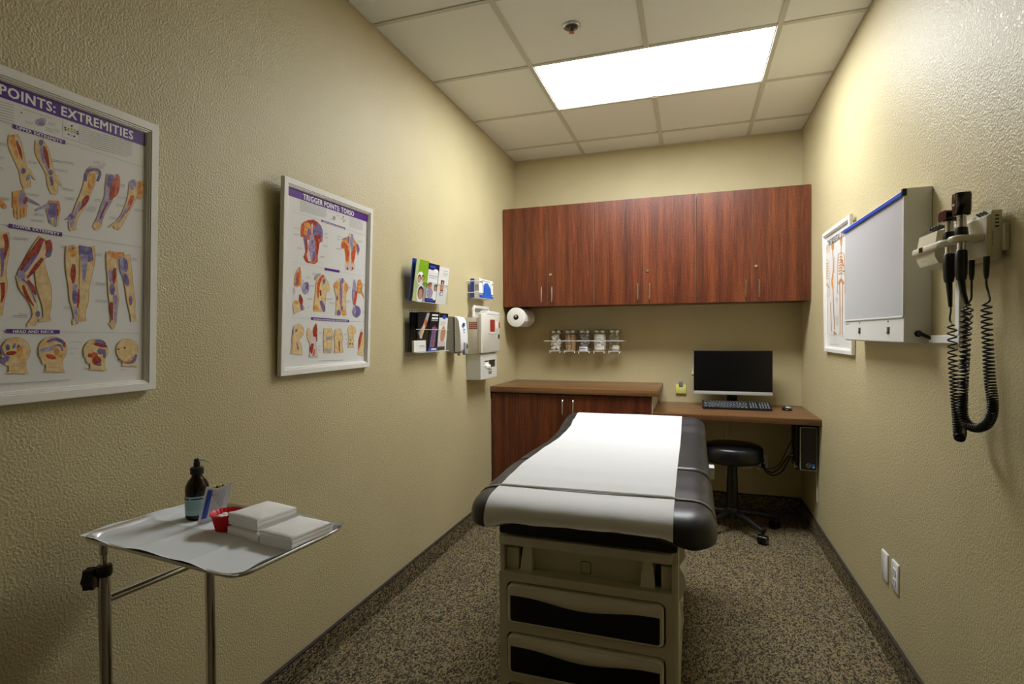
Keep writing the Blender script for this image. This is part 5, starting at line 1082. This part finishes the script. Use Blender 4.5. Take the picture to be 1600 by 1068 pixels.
# specula / clear covers on top
b = MB(); b.sheet(lambda u, v: (W-.030-.055*v, 1.86+.105*u, 1.612-.014*v+.018*math.sin(PI*v)*(.6+.4*math.sin(9*u))), 8, 6); b.build('clear_cover', 'clear_film', t)
b = MB()
for k in range(4): b.cyl((W-.05, 1.885+k*.020, 1.606), (W-.072, 1.882+k*.020, 1.614), .006, .003, 8)
b.build('specula', 'slot_dark', t)
b = MB(); b.sheet(lambda u, v: (W-.015-.045*v, 1.672+.085*u, 1.612+.002+.012*math.sin(PI*v)+.030*max(0, .35-u)), 8, 6); b.build('clear_flap', 'clear_film', t)
b = MB()
for k in range(3): b.cyl((W-.028, 1.70+k*.016, 1.605), (W-.042, 1.70+k*.016, 1.612), .005, .003, 8)
b.build('spare_specula', 'soft_grey', t)
# two instruments with coiled cords
def coil(pts, r, wire, turns):
    base = catmull(pts, 12); P = [Vector(p[:3]) for p in base]
    den = [p[3] for p in base]
    d = [0]
    for a, c, q in zip(P, P[1:], den): d.append(d[-1]+(c-a).length*q)
    tot = d[-1]; N = int(turns*11); out = []; j = 0; up = None
    for k in range(N+1):
        s = tot*k/N
        while j < len(d)-2 and d[j+1] < s: j += 1
        f_ = (s-d[j])/max(1e-9, d[j+1]-d[j]); p = P[j].lerp(P[j+1], f_)
        tg = (P[min(j+2, len(P)-1)]-P[max(j-1, 0)]).normalized()
        if up is None: up = tg.cross(Vector((1, 0, 0))).normalized()
        up = (up-tg*up.dot(tg)).normalized(); q = tg.cross(up); a = 2*PI*turns*k/N
        out.append(p+up*(r*math.cos(a))+q*(r*math.sin(a)))
    return out
XR = W-.075
def cp(x, y, dens=1.0, xx=None):   # crop pixels (1440,400) scale 3.56 -> point hanging in front of the wall
    p = at(1440+x/3.56, 400+y/3.56, 'x', XR if xx is None else xx); return (p.x, p.y, p.z, dens)
for k, hy in enumerate(HY):
    inst = thing('otoscope' if k == 0 else 'ophthalmoscope', ('black handheld scope with a low wide head in the instrument station' if k == 0 else 'black handheld scope with a tall rounded head in the instrument station'), 'medical scope', (HXx, hy, 1.42), 'scopes in the instrument station')
    b = MB(); b.lathe([(.0135, 1.562), (.0135, 1.572), (.012, 1.576)], (HXx, hy, 0), 18); b.lathe([(.0145, 1.543), (.0145, 1.564), (.012, 1.565)], (HXx, hy, 0), 18); b.build('collar', 'black_plastic', inst)
    b = MB(); b.lathe([(.0105, 1.574), (.0105, 1.602), (.0120, 1.604), (.0120, 1.608)], (HXx, hy, 0), 18); b.build('metal_neck', 'chrome', inst); b = MB(); b.lathe([(.0105, 1.515), (.0105, 1.544)], (HXx, hy, 0), 18); b.build('metal_band', 'chrome', inst)
    b = MB(); b.lathe([(.0105, 1.517), (.0128, 1.514), (.0135, 1.49), (.0130, 1.455), (.0105, 1.440), (.0075, 1.438)], (HXx, hy, 0), 18); b.build('grip', 'black_plastic', inst)
    b = MB()
    if k == 0:
        b.prism(rrect(hy-.020, 1.606, hy+.030, 1.634, .010), lambda u, v, d: (HXx-.015+d, u, v), 0, .034); b.cyl((HXx, hy, 1.604), (HXx, hy, 1.612), .014, seg=16); b.build('head', 'black_gloss', inst)
        b = MB(); b.lathe([(.010, .017), (.0085, .030), (.004, .040)], (HXx, hy+.006, 1.620), 14, axis='x'); b.build('speculum_mount', 'black_plastic', inst)
    else:
        b.loft([[(HXx+q*.016, hy+v*w_*.019, z) for q, v in ((-1, -.7), (-.7, -1), (.7, -1), (1, -.7), (1, .7), (.7, 1), (-.7, 1), (-1, .7))] for z, w_ in ((1.606, .6), (1.618, .95), (1.640, 1.12), (1.656, 1.10), (1.664, .9))]); b.build('head', 'black_gloss', inst, ang=50)
        b = MB(); b.box((HXx-.0175, hy-.004, 1.632), (HXx-.0155, hy+.008, 1.638), .0005, 1); b.build('lens_window', 'silver_plastic', inst)
    # strain relief + cord
    if k == 0:
        s0 = (HXx, hy, 1.440); b = MB(); b.tube([s0, (HXx+.001, hy-.002, 1.41), (HXx+.003, hy-.002, 1.372)], [.008, .0065, .0045], 10); b.build('strain_relief', 'black_plastic', inst)
        lead = [(HXx+.003, hy-.002, 1.374), cp(163, 300, 1, HXx+.01)[:3], cp(157, 350, 1, HXx+.02)[:3], cp(168, 378, 1, HXx+.02)[:3]]
        pts = [cp(170, 385, .9), cp(170, 450, .8), cp(172, 540, .9), cp(178, 640, 1.2), cp(186, 760, 1.6), cp(196, 880, 2.2), cp(204, 985, 2.2), cp(215, 1010, 2.2), cp(224, 960, 2.0, XR+.03), cp(228, 800, 1.6, XR+.03), cp(236, 650, 1.2, XR+.03), cp(245, 500, 1.0, XR+.03), cp(254, 380, .9, XR+.03), cp(262, 270, .8, XR+.03)]
        tail = [cp(262, 262, 1, XR+.03)[:3], cp(276, 236, 1, XR+.03)[:3], cp(278, 190, 1, W-.045)[:3], cp(278, 125, 1, W-.045)[:3]]
        turns = 74
        sp = cp(278, 30, 1, W-.045)
    else:
        s0 = (HXx, hy, 1.440); b = MB(); b.tube([s0, (HXx+.003, hy-.003, 1.41), (HXx+.010, hy-.010, 1.372)], [.008, .0065, .0045], 10); b.build('strain_relief', 'black_plastic', inst)
        lead = [(HXx+.010, hy-.010, 1.374), cp(246, 275, 1, XR-.01)[:3], cp(245, 290, 1, XR-.012)[:3]]
        pts = [cp(246, 295, .8, XR-.012), cp(243, 400, .8, XR-.012), cp(240, 520, .9, XR-.012), cp(233, 660, 1.2, XR-.012), cp(228, 790, 1.6, XR-.012), cp(232, 890, 1.8, XR-.012), cp(262, 940, 1.4, XR-.005), cp(315, 955, 1.2), cp(365, 930, 1.3), cp(392, 870, 1.8), cp(395, 800, 1.9), cp(382, 700, 1.4), cp(374, 600, 1.2), cp(368, 480, .9), cp(362, 370, .8), cp(360, 270, .7)]
        tail = [cp(360, 262, 1)[:3], cp(378, 245, 1)[:3], cp(372, 205, 1, W-.05)[:3], cp(361, 160, 1, W-.045)[:3], cp(360, 115, 1, W-.045)[:3]]
        turns = 78
        sp = cp(362, 15, 1, W-.045)
    b = MB(); c_ = coil(pts, .0098, .0023, turns); b.tube(catmull(lead+[tuple(c_[0])], 6), .0024, 6); b.tube(c_, .0023, 5); b.tube(catmull([p[:3] for p in (pts[5:9] if k == 0 else pts[9:11])], 6), .0078, 8); b.tube(catmull([tuple(c_[-1])]+tail, 6), .0024, 6); b.build('coiled_cord', 'black_plastic', inst, ang=80)
    e = tail[-1]; b = MB(); b.tube([(e[0], e[1], e[2]-.004), (e[0], e[1], e[2]+.012), (sp[0], sp[1], 1.494)], [.004, .0062, .0068], 10); b.build('cord_plug', 'black_plastic', inst)

# ================================================================== INSTRUMENT STAND AND TRAY
TA = math.radians(-6.0); TC = Vector((.360, .960, 0)); UU = Vector((math.cos(TA), math.sin(TA), 0)); VV = Vector((-math.sin(TA), math.cos(TA), 0)); TZ = .838
def tr(u, v, z): return TC+UU*u+VV*v+Vector((0, 0, z))
PA, PB = Vector((.128, .866, 0)), Vector((.128+.03, 1.122, 0))
t = thing('instrument_stand', 'chrome two-post instrument stand with a black clamp knob beside the wall', 'instrument stand', (.2, .99, 0))
for P_ in (PA, PB):
    b = MB(); b.cyl((P_.x, P_.y, .05), (P_.x, P_.y, .762), .0128, seg=20); b.build('post', 'chrome', t)
    b = MB(); b.cyl((P_.x, P_.y, .70), (P_.x, P_.y, TZ-.006), .0072, seg=14); b.build('inner_rod', 'chrome', t)
b = MB(); b.lathe([(.0150, .757), (.0165, .760), (.0165, .778), (.0145, .781), (.008, .781)], (PA.x, PA.y, 0), 18); b.build('collar', 'black_plastic', t)
b = MB(); b.lathe([(.0082, .806), (.0088, .808), (.0088, .83)], (PA.x, PA.y, 0), 14); b.build('rod_sleeve', 'chrome', t)
b = MB(); kd = Vector((-.85, -.52, 0)); c0 = Vector((PA.x, PA.y, .757))
b.cyl(c0+kd*.008+Vector((0, 0, .011)), c0+kd*.026+Vector((0, 0, .008)), .010, seg=10)
pts = []
for k in range(20):
    a = 2*PI*k/20; r = .023+.003*math.cos(6*a); pts.append((r*math.cos(a), r*math.sin(a)*1.05-.004))
side = Vector((kd.y, -kd.x, 0))
b.prism(pts, lambda u, v, d: c0+kd*(.017+d)+side*u*.9+Vector((0, 0, v)), 0, .020); b.build('clamp_knob', 'black_plastic', t)
b = MB(); b.cyl((PA.x, PA.y, .700), (PB.x, PB.y, .700), .0095, seg=16); b.build('cross_bar', 'chrome', t)
b = MB(); q = [tr(-.225, -.115, TZ-.006), tr(.20, -.115, TZ-.006), tr(.20, .115, TZ-.006), tr(-.225, .115, TZ-.006)]; b.tube(q+[q[0]], .005, 8); b.build('tray_frame', 'chrome', t)
b = MB(); b.tube([(PA.x, PA.y, .055), (PA.x+.02, PA.y-.01, .045), (PA.x+.45, PA.y-.03, .045)], .0125, 12); b.tube([(PB.x, PB.y, .055), (PB.x+.02, PB.y+.01, .045), (PB.x+.45, PB.y+.03, .045)], .0125, 12); b.tube([(PA.x, PA.y, .055), (PB.x, PB.y, .055)], .0125, 12); b.build('floor_base', 'chrome', t)
for P_ in ((PA.x, PA.y), (PB.x, PB.y), (PA.x+.44, PA.y-.03), (PB.x+.44, PB.y+.03)):
    b = MB(); b.cyl((P_[0], P_[1]-.008, .020), (P_[0], P_[1]+.008, .020), .020, seg=16); b.cyl((P_[0], P_[1], .03), (P_[0], P_[1], .05), .008, seg=8); b.build('caster', 'black_plastic', t)
def tring(du, dv, r, z, n=6): return [tr(u, v, z) for u, v in rrect(-.252+du, -.148+dv, .252-du, .148-dv, r, n)]
b = MB(); b.loft([tring(.020, .020, .030, TZ+.002), tring(.020, .020, .030, TZ), tring(.012, .012, .034, TZ+.001), tring(.004, .004, .04, TZ+.014), tring(-.004, -.004, .045, TZ+.017), tring(-.006, -.006, .046, TZ+.015), tring(-.006, -.006, .046, TZ+.012)], True, True, False)
tag(b.build('instrument_tray', 'brushed', ang=50), 'shallow stainless steel tray resting on the instrument stand', 'tray')
# paper liner, draped with small folds
def liner(u, v):
    x = -.258+.512*u; y = -.150+.298*v
    e = max(abs(x)/.248, abs(y)/.142)
    edge = max(0, e-.93)/.10
    z = TZ+.0035+min(1, edge)**1.5*.0165
    for c, s, a in ((-.085, 0, .0045), (.085, 0, .0045)): z += a*math.exp(-abs(x-c)/.007)*(1-min(1, edge))
    z += .0040*math.exp(-abs(y-.01)/.007)*(1-min(1, edge))+.0008*math.sin(31*x+11*y)*(1-min(1, edge))
    z += edge*(.0018*math.sin(40*x+3)+.0015*math.sin(57*y)) if edge > 0 else 0
    if y > .12 and x < -.05: y = .12+(y-.12)*.3; z = min(z, TZ+.008)       # rim of the tray stays visible by the wall
    if x < -.20: z = min(z, TZ+.0195)
    return tr(x + .004*math.sin(23*y)*min(1, edge), y + .004*math.sin(19*x+1)*min(1, edge), z)
b = MB(); b.sheet(liner, 96, 60); tag(b.build('tray_liner', 'liner', ang=80), 'creased white paper liner spread over the steel tray', 'liner')
TZI = TZ+.0045
# bottle
BC = Vector((.213, 1.040, TZI))
t = thing('pump_bottle', 'dark amber pump bottle with a pale blue label on the tray', 'bottle', BC)
b = MB(); b.lathe([(.024, .0), (.0270, .003), (.0275, .008), (.0275, .072), (.0265, .082), (.022, .094), (.014, .104), (.012, .108), (.012, .114)], BC, 28); b.build('body', 'amber_bottle', t, ang=50)
b = MB(); b.sheet(lambda u, v: BC+Vector((.0279*math.cos(-PI*.98+u*PI*1.25), .0279*math.sin(-PI*.98+u*PI*1.25), .013+.047*v)), 24, 2); lb = b.build('label', 'print_cyan', t)
b = MB()
def lbl(u0, u1, z0, z1):
    b.sheet(lambda u, v: BC+Vector((.0282*math.cos(-PI*.98+(u0+(u1-u0)*u)*PI*1.25), .0282*math.sin(-PI*.98+(u0+(u1-u0)*u)*PI*1.25), z0+(z1-z0)*v)), 10, 1)
lbl(.12, .42, .052, .0555); lbl(.46, .80, .0525, .0555)
for k in range(5): lbl(.15, .72, .0455-k*.0045, .0462-k*.0045)
for k in range(3): lbl(.66+.03*k, .675+.03*k, .016, .026)
b.build('label_print', 'print_navy', lb, recalc=False)
b = MB(); b.lathe([(.0145, .112), (.0155, .113), (.0155, .128), (.013, .130), (.0075, .131), (.0075, .141), (.005, .142)], BC, 20); b.build('cap', 'black_plastic', t)
b = MB(); b.lathe([(.006, .141), (.0065, .142), (.0065, .150), (.004, .1515)], BC, 14); pm = b.build('pump_head', 'black_plastic', t)
b = MB(); b.tube([BC+Vector((.004, .002, .1475)), BC+Vector((.018, .010, .147)), BC+Vector((.026, .015, .140))], [.003, .0026, .0018], 8); b.build('spout', 'clear_white', pm)
# packet leaning on the bottle
c00 = at(308, 819, 'z', TZI); c10 = at(350, 806, 'z', TZI)
dn = Vector((c10.y-c00.y, -(c10.x-c00.x), 0)).normalized(); dn = dn if dn.x < 0 else -dn
c01 = at(322, 760, 'z', TZI+.094); c11 = at(361, 753, 'z', TZI+.096)
def card(u, v, d): 
    p = c00.lerp(c10, u).lerp(c01.lerp(c11, u), v); return p - dn*d
t = thing('swab_packet', 'white and blue paper packet of swabs leaning on the bottle', 'packet', c00.lerp(c10, .5))
def topv(u): return 1-.10*math.sin(PI*u)**2
pts = [(0, 0), (1, 0)]+[(1-k/12, topv(1-k/12)) for k in range(13)]
b = MB(); b.prism(pts, card, 0, .003); b.build('sleeve', 'liner', t, smooth=False)
b = MB(); b.f([b.v(card(u, v, .0035)) for u, v in ((.08, .12), (.28, .12), (.28, .88), (.08, .90))]); b.build('blue_panel', 'print_blue', t, smooth=False)
b = MB()
for k in range(8): b.f([b.v(card(u, v, .0035)) for u, v in ((.36+.06*k, .2), (.375+.06*k, .2), (.375+.06*k, .84-.02*(k % 3)), (.36+.06*k, .84-.02*(k % 3)))])
b.build('printed_lines', 'print_grey', t, smooth=False)
for k in range(4):
    b = MB(); b.tube([card(.38+.12*k, .70, -.004), card(.38+.12*k, .97-.02*(k % 2), -.004)], .0030, 8); b.build('swab_tip', 'print_yellow' if k % 2 == 0 else 'black_plastic', t)
# red cup with cotton balls
CC = Vector((.352, .998, TZI))
t = thing('silicone_cup', 'red fluted silicone cup holding cotton balls on the tray', 'cup', CC)
b = MB(); n = 96
def cring(r, z, f): return [CC+Vector(((r+f*math.cos(24*2*PI*k/n))*math.cos(2*PI*k/n), (r+f*math.cos(24*2*PI*k/n))*math.sin(2*PI*k/n), z)) for k in range(n)]
b.loft([cring(.0215, 0, .0008), cring(.0235, .003, .001), cring(.0315, .036, .0012), cring(.0365, .0405, .0003), cring(.0362, .0425, .0003), cring(.0300, .037, .0008), cring(.0215, .004, .0006)]); b.build('bowl', 'red_silicone', t, ang=60)
for k, (x, y, z) in enumerate(((-.010, -.008, .028), (.010, -.010, .029), (.004, .010, .030), (-.014, .009, .027), (.018, .006, .034))):
    b = MB(); b.ball(CC+Vector((x, y, z)), .0105, (1, 1, .9), 10)
    for v in b.bm.verts: v.co += Vector((random.uniform(-1, 1), random.uniform(-1, 1), random.uniform(-1, 1)))*.0006
    tag(b.build('cotton_ball', 'cotton', ang=80), 'small white cotton ball inside the red cup', 'cotton ball', 'cotton balls in the red cup')
# gauze stacks
def gauze(name, label, p0_, p1_, dep, h, z0, layers):
    p0_ = Vector(p0_); p1_ = Vector(p1_); u_ = (p1_-p0_); v_ = Vector((-u_.y, u_.x, 0)).normalized()*dep
    t = thing(name, label, 'gauze', (p0_.x+u_.x/2+v_.x/2, p0_.y+u_.y/2+v_.y/2, z0), 'gauze stacks on the tray')
    for k in range(layers):
        a = z0+h*k/layers; c = z0+h*(k+1)/layers+.0003; j = lambda: random.uniform(-.0012, .0012)
        du, dv = j(), j(); b = MB()
        def P_(u, v, z): return Vector((p0_.x+u_.x*u+v_.x*v+du, p0_.y+u_.y*u+v_.y*v+dv, z))
        m = 8; ring = [(q/m, 0) for q in range(m)]+[(1, q/m) for q in range(m)]+[(1-q/m, 1) for q in range(m)]+[(0, 1-q/m) for q in range(m)]
        wv = [random.uniform(-.0008, .0008) for _ in ring]
        top = k == layers-1
        def R_(ins, z, wob_): return [P_(ins+(1-2*ins)*u, ins+(1-2*ins)*v, z+(wob_*w_)) for (u, v), w_ in zip(ring, wv)]
        b.loft([R_(.004, a, 0), R_(0, a+(c-a)*.15, 1), R_(0, a+(c-a)*.85, 1), R_(.008, c, 1), R_(.10, c+(.0022 if top else 0), 1), R_(.5, c+(.0030 if top else 0), 0)], True, True, False)
        bmesh.ops.remove_doubles(b.bm, verts=b.bm.verts, dist=1e-5); b.build('gauze_layer', 'gauze', t, ang=50)
gauze('gauze_stack', 'folded stack of white gauze squares next to the red cup, lower of two', (.382, .972, 0), (.492, .950, 0), .098, .019, TZI, 2)
gauze('gauze_stack', 'folded stack of white gauze squares lying on top of another stack', (.378, .978, 0), (.484, .957, 0), .105, .026, TZI+.022, 3)
gauze('gauze_stack', 'thick single stack of white gauze squares at the tray edge', (.496, .950, 0), (.597, .934, 0), .110, .029, TZI, 4)
